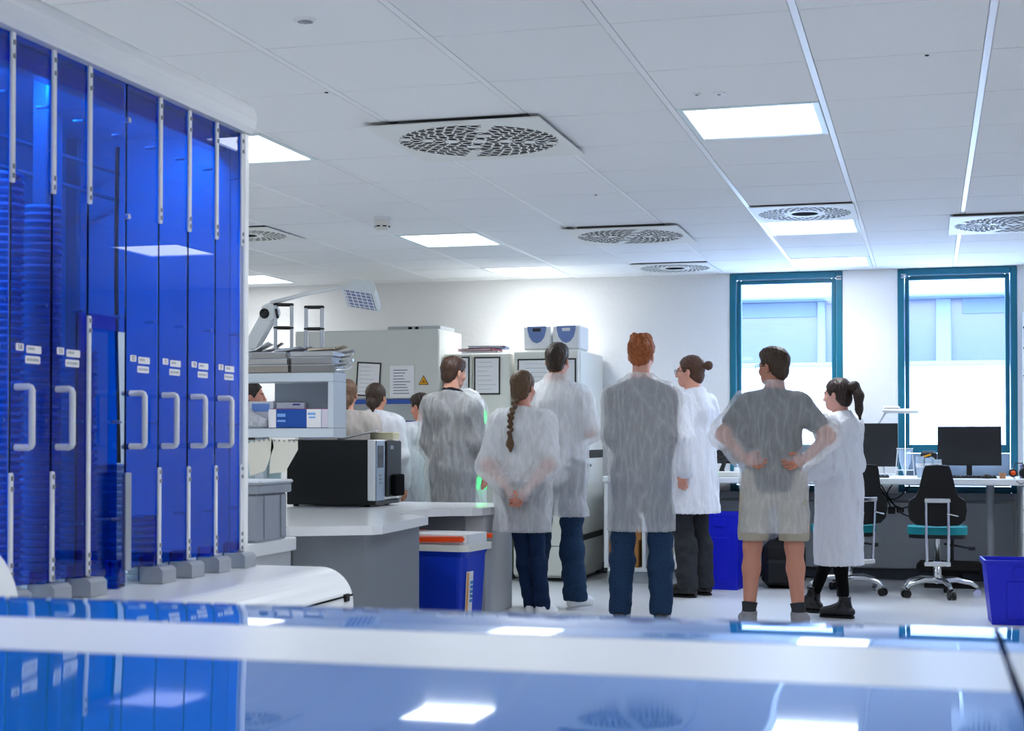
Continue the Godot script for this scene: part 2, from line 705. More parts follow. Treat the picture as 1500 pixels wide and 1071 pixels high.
func room() -> void:
	struct("floor", span(LEFT - 0.2, RIGHT + 0.2, -0.2, 0, NEAR - 0.2, BACK + 0.3), M.floor)
	struct("wall_left", span(LEFT - 0.2, LEFT, 0, CEIL + 0.34, NEAR, BACK), M.wall)
	struct("wall_right", span(RIGHT, RIGHT + 0.2, 0, CEIL + 0.34, NEAR, BACK), M.wall)
	struct("wall_near", span(LEFT - 0.2, RIGHT + 0.2, 0, CEIL + 0.34, NEAR - 0.2, NEAR), M.wall)
	# far wall with window openings, cut by booleans
	var wall := CSGBox3D.new()
	wall.name = "wall_back"
	wall.size = Vector3(RIGHT - LEFT + 0.4, CEIL + 0.34, 0.3)
	wall.position = w((LEFT + RIGHT) / 2, (CEIL + 0.34) / 2, BACK + 0.15)
	wall.material = M.wall
	for x in WINDOWS:
		var hole := CSGBox3D.new()
		hole.operation = CSGShape3D.OPERATION_SUBTRACTION
		hole.size = Vector3(0.968, 1.904, 0.5)
		hole.position = w(x + 0.484, 0.738 + 0.952, BACK + 0.15) - wall.position
		hole.material = M.wall
		hole.name = "opening"
		wall.add_child(hole, true)
	wall.set_meta("kind", "structure")
	add_child(wall)
	struct("baseboard_back", span(LEFT, RIGHT, 0, 0.09, BACK - 0.012, BACK - 0.0005, 0.003), mat(Color(0.30, 0.32, 0.35), 0.6))
	struct("baseboard_left", span(LEFT, LEFT + 0.012, 0, 0.09, NEAR, BACK - 0.02, 0.003), mat(Color(0.30, 0.32, 0.35), 0.6))

const WINDOWS := [-1.677, -0.250]

# air vents: x0, x1, z0, z1, slotted
const VENTS := [[-2.49, -1.66, 6.48, 7.40, false], [-2.43, -1.62, 10.06, 10.96, false], [0.14, 0.97, 10.14, 11.02, false], [-1.08, -0.436, 9.46, 10.15, true], [-2.38, -1.735, 12.32, 13.01, true], [-4.98, -4.336, 9.46, 10.15, true]]

func ceiling() -> void:
	var slab := struct("ceiling", span(LEFT - 0.2, RIGHT + 0.2, CEIL + 0.34, CEIL + 0.54, NEAR - 0.2, BACK + 0.3), M.void)
	var lamp_at := {}
	for j in [-9, -6, -2, 2, 7, 10]:
		for i in [-6, -2, 2, 6]:
			lamp_at[Vector2i(i, j)] = true
	var gx := 0.028
	var gz := 0.006
	var variants := []
	for v in 3:
		var m: StandardMaterial3D = M.tile.duplicate()
		m.albedo_color = M.tile.albedo_color * [1.0, 0.985, 0.995][v]
		m.uv1_offset = Vector3(v * 0.37, 0, v * 0.21)
		variants.append(m)
	var tile_mesh := mesh_of(bx(Vector3.ZERO, Vector3(TILE_X - gx, 0.04, TILE_Z - gz), 0.004))
	var rest := stool()
	for j in range(-14, 12):
		for i in range(-7, 11):
			if lamp_at.has(Vector2i(i, j)):
				continue
			var x := GRID_X + (i + 0.5) * TILE_X
			var z := GRID_Z + (j + 0.5) * TILE_Z
			var x0 := maxf(x - (TILE_X - gx) / 2, LEFT)
			var x1 := minf(x + (TILE_X - gx) / 2, RIGHT)
			var z0 := maxf(z - (TILE_Z - gz) / 2, NEAR)
			var z1 := minf(z + (TILE_Z - gz) / 2, BACK)
			if x1 - x0 < 0.02 or z1 - z0 < 0.02:
				continue
			var under := false
			for v in VENTS:      # the openings of the vents are left free
				var a0: float = v[0] + 0.02
				var a1: float = v[1] - 0.02
				var b0: float = v[2] + 0.02
				var b1: float = v[3] - 0.02
				if x1 <= a0 or x0 >= a1 or z1 <= b0 or z0 >= b1:
					continue
				if x > a0 and x < a1 and z > b0 and z < b1:
					under = true
				elif z > b0 and z < b1:
					if x < a0:
						x1 = a0
					else:
						x0 = a1
				elif x > a0 and x < a1:
					if z < b0:
						z1 = b0
					else:
						z0 = b1
			if under:
				continue
			var whole := x1 - x0 > TILE_X - gx - 0.001 and z1 - z0 > TILE_Z - gz - 0.001
			if j >= -1 and i <= 5:
				var o := part("ceiling_tile", tile_mesh if whole else mesh_of(bx(Vector3.ZERO, Vector3(x1 - x0, 0.04, z1 - z0), 0.004)), variants[(i * 7 + j * 3 + 60) % 3], slab)
				o.position = w((x0 + x1) / 2, CEIL + 0.02, (z0 + z1) / 2)
			else:
				box(rest, w((x0 + x1) / 2, CEIL + 0.02, (z0 + z1) / 2), Vector3(x1 - x0, 0.04, z1 - z0), 0.004)
	part("ceiling_tile_field", rest, M.tile, slab).set_meta("kind", "stuff")
	for i in range(-6, 11):
		var x := GRID_X + i * TILE_X
		var from := NEAR
		var stops := []
		for v in VENTS:
			if x > v[0] + 0.01 and x < v[1] - 0.01:
				stops.append([v[2] + 0.02, v[3] - 0.02])
		stops.sort()
		stops.append([BACK, BACK])
		for q in stops:
			part("ceiling_rail", span(x - 0.0125, x + 0.0125, CEIL + 0.001, CEIL + 0.04, from, q[0]), M.rail, slab)
			from = q[1]
	# small fittings
	var det := thing("smoke_detector", "white round smoke detector under the ceiling between two light panels", "smoke detector", w(-3.44, CEIL, 9.3))
	part("base", lathe(stool(), [Vector2(0, 0), Vector2(0.055, 0), Vector2(0.055, -0.02), Vector2(0.0, -0.02)]), M.white, det)
	part("head", lathe(stool(), [Vector2(0, -0.021), Vector2(0.05, -0.021), Vector2(0.047, -0.07), Vector2(0.036, -0.085), Vector2(0, -0.085)]), M.off_white, det)
	var slots := stool()
	for k in 7:
		var a := TAU * k / 7
		box(slots, Vector3(cos(a) * 0.0485, -0.062, sin(a) * 0.0485), Vector3(0.003, 0.008, 0.026), 0, Basis(Vector3.UP, -a))
	part("slot", slots, M.dark, det)
	var sp := thing("ceiling_sensor", "small round recessed white motion sensor in a ceiling tile", "sensor", w(-2.07, CEIL, 4.83))
	part("rim", lathe(stool(), [Vector2(0, 0), Vector2(0.045, 0), Vector2(0.04, -0.006), Vector2(0.026, -0.008), Vector2(0.024, 0)], Vector3.ZERO, 28), M.white, sp)
	part("lens", lathe(stool(), [Vector2(0.022, -0.001), Vector2(0.018, -0.010), Vector2(0, -0.013)], Vector3.ZERO, 24), mat(Color(0.55, 0.58, 0.62), 0.25), sp)
	for q in [[-0.93, 6.30, 0.018], [-0.84, 6.32, 0.028]]:
		var s := thing("sprinkler_cover", "small flat white cover disc in the tile beside the bright light panel", "cover", w(q[0], CEIL, q[1]), 0, "cover discs")
		part("disc", lathe(stool(), [Vector2(0, 0), Vector2(q[2], 0), Vector2(q[2] * 0.9, -0.006), Vector2(0, -0.006)]), M.white, s)
		part("eye", lathe(stool(), [Vector2(0, -0.0061), Vector2(0.008, -0.0061), Vector2(0.006, -0.009), Vector2(0, -0.009)]), M.mid_grey, s)
	for q in [[-0.0, 5.90], [-2.42, 5.87], [-1.9, 8.78]]:
		solo("ceiling_screw", lathe(stool(), [Vector2(0, 0.001), Vector2(0.009, 0.001), Vector2(0.007, -0.003), Vector2(0, -0.003)], w(q[0], CEIL, q[1]), 12), M.rubber, "tiny dark plug on a joint of the ceiling tiles", "plug", "ceiling plugs")

# one cell of a perforated ring with a hole through it
func holed_cell(st: SurfaceTool, r0: float, r1: float, a0: float, a1: float, fr: float, fa: float, round_hole: bool, depth: float) -> void:
	var n := 8
	var outer := []
	var inner := []
	for k in n:
		var t := TAU * (k + 0.5) / n
		var c := cos(t)
		var s := sin(t)
		var m := maxf(absf(c), absf(s))
		var u := c / m
		var v := s / m
		var q := Vector2(c, s) if round_hole else Vector2(u, v)
		var at := func(x: float, y: float) -> Vector3:
			var r := (r0 + r1) / 2 + (r1 - r0) / 2 * x
			var a := (a0 + a1) / 2 + (a1 - a0) / 2 * y
			return Vector3(cos(a) * r, 0, sin(a) * r)
		outer.append(at.call(u, v))
		inner.append(at.call(q.x * fr, q.y * fa))
	var up := Vector3(0, depth, 0)
	for k in n:
		var l := (k + 1) % n
		quad_from(st, outer[k], outer[l], inner[l], inner[k], Vector3(0, 9, 0))
		var mid: Vector3 = (inner[k] + inner[l]) / 2
		quad_from(st, inner[k], inner[l], inner[l] + up, inner[k] + up, mid + (mid - (inner[0] + inner[4]) / 2))

func diffuser(label: String, x0: float, x1: float, z0: float, z1: float, slotted: bool, drop: float, called := "ceiling_vent") -> void:
	var cx := (x0 + x1) / 2
	var cz := (z0 + z1) / 2
	var hx := absf(x1 - x0) / 2
	var hz := absf(z1 - z0) / 2
	var R := minf(hx, hz) * 0.93
	var t := thing(called, label, "air vent", w(cx, CEIL - drop, cz))
	var st := stool()
	var rings := []
	if slotted:
		rings = [[0.44, 0.62, 20, 0.62, 0.52], [0.62, 0.80, 26, 0.7, 0.60], [0.80, 0.97, 32, 0.7, 0.62]]
	else:
		rings = [[0.10, 0.27, 8, 0.76, 0.78], [0.27, 0.43, 14, 0.76, 0.78], [0.43, 0.57, 20, 0.78, 0.78], [0.57, 0.71, 28, 0.78, 0.78], [0.71, 0.85, 34, 0.78, 0.8], [0.85, 0.99, 40, 0.78, 0.8]]
	for q in rings:
		for k in int(q[2]):
			var da: float = TAU / q[2]
			var ad := fposmod((k + 0.5) * da + 0.35, PI / 2)
			if not slotted and q[0] > 0.2 and minf(ad, PI / 2 - ad) * (q[0] + q[1]) / 2 < 0.055:
				var p := []
				for m in [[q[0], k], [q[1], k], [q[1], k + 1], [q[0], k + 1]]:
					p.append(Vector3(cos(m[1] * da), 0, sin(m[1] * da)) * m[0] * R)
				quad_from(st, p[0], p[1], p[2], p[3], Vector3(0, 9, 0))
				continue
			holed_cell(st, q[0] * R, q[1] * R, k * da, (k + 1) * da, q[3], q[4], not slotted, 0.0008)
	var last: float = rings[-1][1] * R
	var first: float = rings[0][0] * R
	var angles := []
	for k in 64:
		angles.append(TAU * k / 64.0)
	var corner := atan2(hz, hx)
	angles.append_array([corner, PI - corner, PI + corner, TAU - corner])
	angles.sort()
	var n := angles.size()
	for k in n:
		var a: float = angles[k]
		var b: float = angles[(k + 1) % n]
		if absf(a - b) < 1e-5:
			continue
		var pa := Vector3(cos(a), 0, sin(a))
		var pb := Vector3(cos(b), 0, sin(b))
		var ea := pa / maxf(absf(pa.x) / hx, absf(pa.z) / hz)
		var eb := pb / maxf(absf(pb.x) / hx, absf(pb.z) / hz)
		quad_from(st, pa * last, pb * last, eb, ea, Vector3(0, 9, 0))
		var inr := first * 0.64 if slotted else first * 0.0
		if slotted:
			quad_from(st, pa * inr, pb * inr, pb * first, pa * first, Vector3(0, 9, 0))
		else:
			tri_from(st, Vector3.ZERO, pa * first, pb * first, Vector3(0, 9, 0))
	if drop > 0.005:
		for q in [[Vector3(-hx, 0, -hz), Vector3(hx, 0, -hz)], [Vector3(hx, 0, -hz), Vector3(hx, 0, hz)], [Vector3(hx, 0, hz), Vector3(-hx, 0, hz)], [Vector3(-hx, 0, hz), Vector3(-hx, 0, -hz)]]:
			quad_from(st, q[0], q[1], q[1] + Vector3(0, 0.006, 0), q[0] + Vector3(0, 0.006, 0), Vector3.ZERO)
	part("perforated_plate", st, M.plate, t)
	# round galvanised plenum above the plate, closed on top
	part("plenum", lathe(stool(), [Vector2(R + 0.003, 0.001), Vector2(R + 0.003, 0.31), Vector2(0, 0.31)], Vector3.ZERO, 40), mat(Color(0.50, 0.51, 0.52), 0.5, 0.8), t)

func vents() -> void:
	var labels := ["large square ceiling vent with round holes, nearest the blue cabinet", "square ceiling vent with round holes between light panel and slotted vent row", "square ceiling vent with round holes above the second teal window", "slotted ceiling vent with dark centre beside a light panel before the first window", "slotted ceiling vent with dark centre close to the far wall", "slotted ceiling vent with dark centre half behind the blue cabinet"]
	for k in VENTS.size():
		var v: Array = VENTS[k]
		diffuser(labels[k], v[0], v[1], v[2], v[3], v[4], 0.012 if v[4] else 0.022)

func windows() -> void:
	for k in WINDOWS.size():
		var x0: float = WINDOWS[k]
		var x1 := x0 + 0.968
		var y0 := 0.738
		var y1 := 2.642
		var f := stool()
		var zc := BACK + 0.03
		var d := 0.09
		var r := 0.055
		box(f, w(x0 + r / 2, (y0 + y1) / 2, zc), Vector3(r, y1 - y0, d), 0.006)
		box(f, w(x1 - r / 2, (y0 + y1) / 2, zc), Vector3(r, y1 - y0, d), 0.006)
		box(f, w((x0 + x1) / 2, y1 - r / 2, zc), Vector3(x1 - x0 - 2 * r, r, d), 0.006)
		box(f, w((x0 + x1) / 2, y0 + r / 2, zc), Vector3(x1 - x0 - 2 * r, r, d), 0.006)
		var win := struct("window_%d" % (k + 1), f, M.teal)
		# inner sash
		var s := stool()
		var a0 := x0 + r + 0.004
		var a1 := x1 - r - 0.004
		var b1 := y1 - r - 0.004
		var b0 := 1.075
		var q := 0.036
		var zs := BACK + 0.055
		box(s, w(a0 + q / 2, (b0 + b1) / 2, zs), Vector3(q, b1 - b0, 0.06), 0.005)
		box(s, w(a1 - q / 2, (b0 + b1) / 2, zs), Vector3(q, b1 - b0, 0.06), 0.005)
		box(s, w((a0 + a1) / 2, b1 - q / 2, zs), Vector3(a1 - a0 - 2 * q, q, 0.06), 0.005)
		box(s, w((a0 + a1) / 2, b0 + q, zs), Vector3(a1 - a0 - 2 * q, 2 * q, 0.06), 0.005)
		part("sash", s, M.teal, win)
		part("pane", bx(w((a0 + a1) / 2, (b0 + b1) / 2, BACK + 0.06), Vector3(a1 - a0 - 2 * q + 0.01, b1 - b0 - 0.08, 0.006)), pane(Color(0.8, 0.9, 1.0), 0.05), win)
		part("lower_panel", span(a0, a1, y0 + r + 0.004, b0 - 0.004, BACK + 0.04, BACK + 0.07, 0.004), mat(Color(0.60, 0.68, 0.76), 0.45), win)
		var hx := x1 - 0.03 if k == 0 else x0 + 0.05
		for h in 2:
			part("hinge", bx(w(hx, y1 - 0.05 - h * 0.022, BACK - 0.02), Vector3(0.042, 0.014, 0.012), 0.003), M.light_grey, win)

func outside() -> void:
	# white neighbouring building with a ribbon of windows, seen through the panes
	var zf := 21.0
	var k := zf / BACK
	var hgt := func(y: float) -> float: return EYE + (y - EYE) * k
	var b := thing("office_building", "white neighbouring building with a ribbon of blue-grey windows outside", "building", w(0, -3.0, zf))
	var wall_m := mat(Color(0.93, 0.95, 0.97), 0.8)
	var y0: float = hgt.call(1.815) + 3.0
	var y1: float = hgt.call(2.40) + 3.0
	part("lower_wall", bx(Vector3(0, y0 / 2, -1.0), Vector3(26, y0, 2.0)), wall_m, b)
	part("fascia", bx(Vector3(0, y1 + 0.09, -0.9), Vector3(26, 0.18, 2.2), 0.02), mat(Color(0.42, 0.50, 0.58), 0.6), b)
	part("roof_edge", bx(Vector3(0, y1 + 0.5, -1.3), Vector3(26, 0.6, 2.0), 0.02), wall_m, b)
	part("back_wall", bx(Vector3(0, (y0 + y1) / 2, -1.7), Vector3(26, y1 - y0, 0.2)), mat(Color(0.30, 0.42, 0.58), 0.7), b)
	var gl := mat(Color(0.27, 0.315, 0.42), 0.2)
	var mul := mat(Color(0.38, 0.46, 0.56), 0.5)
	for n in range(-7, 8):
		var x := n * 1.62 + 0.2
		part("window_glazing", bx(Vector3(x + 0.81, (y0 + y1) / 2, -0.35), Vector3(1.56, y1 - y0, 0.04)), gl, b)
		part("mullion", bx(Vector3(x, (y0 + y1) / 2, -0.3), Vector3(0.11 if n % 2 else 0.2, y1 - y0, 0.1), 0.01), mul, b)
		if n % 2 == 0:
			part("blind", bx(Vector3(x + 0.9, y1 - 0.11, -0.31), Vector3(1.3, 0.2, 0.03)), mat(Color(0.32, 0.40, 0.50), 0.7), b)
	part("ledge", bx(Vector3(0, y0 + 0.03, -0.15), Vector3(26, 0.06, 0.5), 0.01), mul, b)
	var ground := struct("ground_outside", span(-20, 20, -3.2, -3.0, BACK + 0.4, 40), mat(Color(0.8, 0.82, 0.85), 0.9))
	ground.set_meta("label", "pale paved yard outside the windows")

func partw(called: String, st, m: Material, th: Node3D) -> MeshInstance3D:
	var o := part(called, st, m, th)
	o.position = -th.position
	return o

# ---------------------------------------------------------------- blue plate incubator
func incubator() -> void:
	var X := -1.92
	var white := mat(Color(0.965, 0.975, 0.98), 0.2)
	var inner := mat(Color(0.86, 0.88, 0.90), 0.5)
	var blue := glass(Color(0.0, 0.36, 0.90), 0.01)
	blue.metallic_specular = 0.22
	var th := thing("plate_incubator", "tall white incubator cabinet with blue transparent doors and white handles", "incubator", w(-2.2, 0, 3.0))
	var Z0 := 1.7
	var Z1 := 4.04
	# base with a rounded front edge
	var prof := PackedVector2Array([Vector2(-2.76, 0.0), Vector2(-1.60, 0.0)])
	prof.append_array(arc(Vector2(-1.70, 0.728), 0.10, 0, PI / 2, 10))
	prof.append(Vector2(-2.76, 0.828))
	var st := stool()
	extrude(st, prof, w(0, 0, Z1 + 0.05), Vector3.RIGHT, Vector3.UP, Z1 + 0.05 - Z0)
	partw("base", st, white, th)
	partw("base_seam", span(-1.601, -1.5985, 0.748, 0.753, Z0, Z1 + 0.045), M.dark, th)
	partw("catch", span(-1.604, -1.594, 0.735, 0.757, Z1 - 0.02, Z1 + 0.01, 0.002), M.rubber, th)
	# hood
	prof = PackedVector2Array([Vector2(-2.76, 2.086), Vector2(-1.90, 2.086), Vector2(-1.888, 2.10), Vector2(-1.882, 2.125)])
	prof.append_array(arc(Vector2(-1.945, 2.128), 0.062, 0, PI / 2, 8))
	prof.append(Vector2(-2.76, 2.20))
	st = stool()
	extrude(st, prof, w(0, 0, Z1), Vector3.RIGHT, Vector3.UP, Z1 - Z0)
	partw("hood", st, white, th)
	# frame, back and far end
	partw("end_post", span(-1.955, -1.905, 0.83, 2.086, 4.008, 4.038, 0.004), white, th)
	partw("end_wall", span(-2.74, -1.957, 0.83, 2.086, 4.01, 4.03), inner, th)
	partw("near_wall", span(-2.74, -1.905, 0.83, 2.086, Z0, Z0 + 0.02), white, th)
	partw("near_post", span(-1.955, -1.905, 0.83, 2.086, Z0 + 0.021, 1.915, 0.004), white, th)
	partw("rear_wall", span(-2.76, -2.742, 0.83, 2.086, Z0, 4.03), inner, th)
	partw("inner_ceiling_rail", span(-2.0, -1.96, 2.03, 2.085, Z0, 4.0, 0.004), M.alu, th)
	for q in [[-2.30, 2.905, 0.03], [-2.06, 3.195, 0.012], [-2.32, 3.30, 0.05], [-2.30, 3.62, 0.03], [-2.42, 3.78, 0.03], [-2.42, 3.92, 0.02]]:
		partw("inner_upright", span(q[0] - 0.02, q[0] + 0.02, 0.83, 2.08, q[1], q[1] + q[2], 0.003), M.mid_grey, th)
	for q in [[-2.4, 3.0, 0.22], [-2.45, 3.40, 0.18]]:
		partw("inner_panel", span(q[0] - 0.01, q[0], 0.95, 1.95, q[1], q[1] + q[2], 0.003), M.white, th)
	for y in [1.98, 1.90]:
		partw("cable_rod", tube(stool(), [w(-2.30, y, 2.2), w(-2.30, y, 3.98)], 0.006, 6), M.mid_grey, th)
	var cable := []
	for k in 14:
		var u := k / 13.0
		cable.append(w(-2.2 - 0.03 * sin(u * 4.0), 2.02 - u * 1.15, 3.80 + 0.05 * sin(u * 3.5)))
	partw("inner_cable", tube(stool(), cable, 0.006, 6), M.rubber, th)
	# unseen strip lamps under the hood, placed to light the interior behind the doors
	for q in [[2.0, 3.2, 0.6], [3.3, 3.95, 0.16]]:
		var il := partw("unseen_inner_light", span(-2.03, -2.005, 2.058, 2.078, q[0], q[1], 0.003), glow(Color(0.9, 0.96, 1.0), 1.5), th)
		var l := AreaLight3D.new()
		l.name = "unseen_strip_light"
		l.area_size = Vector2(q[1] - q[0], 0.03)
		l.light_energy = q[2]
		l.light_color = Color(0.9, 0.96, 1.0)
		l.area_range = 8.0
		l.area_attenuation = 2.0
		l.shadow_enabled = true
		l.transform = Transform3D(Basis(Vector3(0, 0, -1), PI / 2) * Basis(Vector3.UP, -PI / 2), Vector3.ZERO)
		l.look_at_from_position(Vector3.ZERO, Vector3(-0.55, -1, 0), Vector3(0, 0, 1))
		l.rotate_object_local(Vector3(0, 0, 1), PI / 2)
		l.position = w(-2.018, 2.054, (q[0] + q[1]) / 2)
		il.add_child(l)
	# doors
	var edges := [1.92, 2.08, 2.24, 2.40, 2.555, 2.71, 2.868, 3.029, 3.182, 3.358, 3.524, 3.684, 3.845, 4.006]
	for k in edges.size() - 1:
		var a: float = edges[k] + 0.004
		var b: float = edges[k + 1] - 0.004
		var short := k == 8        # the door that ends half way; the gap below shows the dishes
		var y0 := 1.462 if short else 0.878
		var door := partw("door", span(X - 0.0025, X + 0.0025, y0, 2.082, a, b), blue, th)
		if short:
			partw("inner_door", span(X - 0.028, X - 0.023, 0.86, 1.50, a - 0.01, b + 0.01), blue, th)
		if not short:
			var hz := a + 0.018
			var hp := [w(X + 0.003, 1.312, hz), w(X + 0.036, 1.312, hz), w(X + 0.041, 1.310, hz), w(X + 0.044, 1.305, hz), w(X + 0.044, 1.187, hz), w(X + 0.041, 1.182, hz), w(X + 0.036, 1.180, hz), w(X + 0.003, 1.180, hz)]
			part("handle", tube(stool(), hp, 0.0075, 8), M.white, door)
			for yy in [1.312, 1.180]:
				part("handle_screw", lathe(stool(), [Vector2(0, 0), Vector2(0.008, 0), Vector2(0.008, 0.012), Vector2(0, 0.012)], w(X - 0.016, yy, hz), 10, Basis(Vector3(0, 0, 1), -PI / 2)), M.alu, door)
			# the tags on the door
			var tb := Basis(Vector3(0, 0, -1), Vector3.UP, Vector3.RIGHT)
			var n := 20 - k if k < 8 else 21 - k
			for q in [[0.0, 0.030, 1.400, 0.016], [0.040, 0.098, 1.397, 0.017], [0.036, 0.094, 1.374, 0.017]]:
				var s := stool()
				extrude(s, rounded(q[1] - q[0], q[3], 0.003, 2), w(X + 0.0028, q[2], hz + (q[0] + q[1]) / 2), Vector3(0, 0, -1), Vector3.UP, 0.0006)
				part("tag", s, M.paper, door)
			text_part(str(n), 0.011, w(X + 0.0036, 1.400, hz + 0.015), tb, M.ink_black, door, "tag_number")
			var lines := stool()
			for q in [[0.046, 0.072, 1.3985], [0.041, 0.052, 1.374], [0.054, 0.062, 1.374], [0.064, 0.088, 1.374]]:
				box(lines, w(X + 0.0036, q[2], hz + (q[0] + q[1]) / 2), Vector3(0.0003, 0.006, q[1] - q[0]))
			part("tag_print", lines, M.light_grey, door)
		for q in [1.95, 1.5, 1.24, 1.0]:
			part("stud", lathe(stool(), [Vector2(0.004, 0.0), Vector2(0.004, 0.03), Vector2(0, 0.03)], w(X - 0.03, q, b - 0.012), 8, Basis(Vector3(0, 0, 1), -PI / 2)), M.alu, door)
	for k in edges.size():
		var z: float = edges[k]
		if k != 9:
			var s1 := partw("door_strip", span(X + 0.003, X + 0.010, 1.755, 2.084, z - 0.008, z + 0.008, 0.002), M.white, th)
			for q in [2.06, 2.03, 1.79, 1.77]:
				part("screw", bx(w(X + 0.0115, q, z), Vector3(0.003, 0.010, 0.007)), M.mid_grey, s1)
		else:
			for y in [1.99, 1.75]:
				partw("door_stud", lathe(stool(), [Vector2(0, 0), Vector2(0.007, 0), Vector2(0.007, 0.012), Vector2(0, 0.012)], w(X, y, z), 10, Basis(Vector3(0, 0, 1), -PI / 2)), M.chrome, th)
		var top := 1.49 if k == 8 else 1.125
		if k == 9:
			partw("loose_strip", span(X + 0.004, X + 0.016, 0.874, 1.115, z - 0.018, z + 0.010, 0.002), M.alu, th)
		else:
			var s2 := partw("door_strip", span(X + 0.003, X + 0.010, 0.875, top, z - 0.007, z + 0.007, 0.002), M.white, th)
			for q in [0.885, 0.905, 0.925, top - 0.012, top - 0.035]:
				part("screw", bx(w(X + 0.0115, q, z), Vector3(0.003, 0.010, 0.007)), M.mid_grey, s2)
			# grey foot clamp under each strip
			var c := stool()
			extrude(c, PackedVector2Array([Vector2(-0.03, 0), Vector2(0.036, 0), Vector2(0.036, 0.034), Vector2(0.026, 0.042), Vector2(-0.03, 0.042)]), w(X, 0.829, z + 0.036), Vector3.RIGHT, Vector3.UP, 0.072)
			if z < 2.6:
				continue
			partw("foot_clamp", c, mat(Color(0.62, 0.645, 0.68), 0.4), th)
		partw("corner_block", span(X - 0.045, X - 0.005, 0.83, 0.90, z - 0.02, z + 0.02, 0.004), blue, th)
	# near end housing, white and rounded
	var hs := thing("rounded_housing", "white rounded housing standing at the near end of the blue cabinet", "housing", w(-1.80, 0.829, 2.3))
	prof = PackedVector2Array([Vector2(-1.872, 0.829), Vector2(-1.648, 0.829)])
	prof.append_array(arc(Vector2(-1.80, 0.875), 0.152, 0, PI / 2, 12))
	prof.append(Vector2(-1.872, 1.027))
	st = stool()
	extrude(st, prof, w(0, 0, 2.5), Vector3.RIGHT, Vector3.UP, 0.7, true)
	partw("shell", st, white, hs)
	partw("seam", tube(stool(), [w(-1.648, 0.875, 2.44), w(-1.66, 0.933, 2.44), w(-1.692, 0.982, 2.44), w(-1.742, 1.015, 2.44)], 0.0016, 5), M.mid_grey, hs)
	# dish stacks
	var dish := mat(Color(0.80, 0.88, 0.92), 0.10)
	var dm := mesh_of(lathe(stool(), [Vector2(0, 0), Vector2(0.038, 0), Vector2(0.038, 0.0065), Vector2(0.0455, 0.0068), Vector2(0.0455, 0.0138), Vector2(0.043, 0.0158), Vector2(0, 0.0158)], Vector3.ZERO, 18))
	var racks := [[-1.995, 2.955, 56, "in the tall stack behind the door tagged fourteen"], [-1.995, 3.108, 53, "in the tall stack behind the door tagged thirteen"], [-1.995, 3.265, 34, "in the stack under the half-height door"], [-1.995, 3.412, 18, "in the stack behind the door tagged twelve"], [-2.11, 3.27, 20, "in the rear stack near the half-height door"], [-1.995, 3.585, 10, "in the low stack behind the door tagged eleven"], [-1.995, 3.745, 4, "in the low stack behind the door tagged ten"]]
	for q in racks:
		for k in int(q[2]):
			var o := solo("petri_dish", dm, dish, "petri dish " + q[3], "petri dish", "petri dishes " + q[3])
			o.position = w(q[0] + rng.randf_range(-0.0015, 0.0015), 0.8295 + k * 0.0172, q[1] + rng.randf_range(-0.0015, 0.0015))

# ---------------------------------------------------------------- glossy lid before the camera
# a strip along x whose height follows the slopes given at each forward distance
func sweep_lid(x0: float, x1: float, pts: Array, thick: float) -> ArrayMesh:
	var vs := PackedVector3Array()
	var ns := PackedVector3Array()
	var ix := PackedInt32Array()
	var n := pts.size()
	for i in n:
		var nv := Vector3(0, 1, pts[i].z).normalized()       # rising away from the camera leans the normal back to it (+z)
		for x in [x0, x1]:
			vs.append(Vector3(x, pts[i].y, -pts[i].x))
			ns.append(nv)
	for i in n - 1:
		var a := i * 2
		ix.append_array([a, a + 2, a + 1, a + 1, a + 2, a + 3])
	for i in n:      # underside
		for x in [x0, x1]:
			vs.append(Vector3(x, pts[i].y - thick, -pts[i].x))
			ns.append(Vector3.DOWN)
	for i in n - 1:
		var a := 2 * n + i * 2
		ix.append_array([a, a + 1, a + 2, a + 1, a + 3, a + 2])
	for e in 2:      # the two ends across x
		var base := vs.size()
		for i in n:
			for t in [0.0, thick]:
				vs.append(Vector3([x0, x1][e], pts[i].y - t, -pts[i].x))
				ns.append(Vector3([-1, 1][e], 0, 0))
		for i in n - 1:
			var a := base + i * 2
			ix.append_array([a, a + 2, a + 1, a + 1, a + 2, a + 3])
	for e in [0, n - 1]:
		var base := vs.size()
		for x in [x0, x1]:
			for t in [0.0, thick]:
				vs.append(Vector3(x, pts[e].y - t, -pts[e].x))
				ns.append(Vector3(0, 0, 1 if e == 0 else -1))
		ix.append_array([base, base + 2, base + 1, base + 1, base + 2, base + 3])
	return net_mesh([vs, ns, ix])

# points (zf, y, slope) between two distances, slopes interpolated through the given stations
func lid_curve(stations: Array, z0: float, z1: float, y_at: float, z_at: float) -> Array:
	var slope := func(z: float) -> float:
		for i in stations.size() - 1:
			var a: Array = stations[i]
			var b: Array = stations[i + 1]
			if z <= b[0]:
				var t := clampf((z - a[0]) / (b[0] - a[0]), 0, 1)
				return lerpf(a[1], b[1], t * t * (3 - 2 * t))
		return stations[-1][1]
	var out := []
	var n := 40
	var y := 0.0
	var prev: float = slope.call(z0)
	for i in n + 1:
		var z := lerpf(z0, z1, float(i) / n)
		var s: float = slope.call(z)
		if i > 0:
			y += (s + prev) / 2 * (z1 - z0) / n
		prev = s
		out.append(Vector3(z, y, s))
	var off := 0.0
	for p in out:
		if p.x <= z_at + 1e-4:
			off = p.y
	for i in out.size():
		out[i].y += y_at - off
	return out

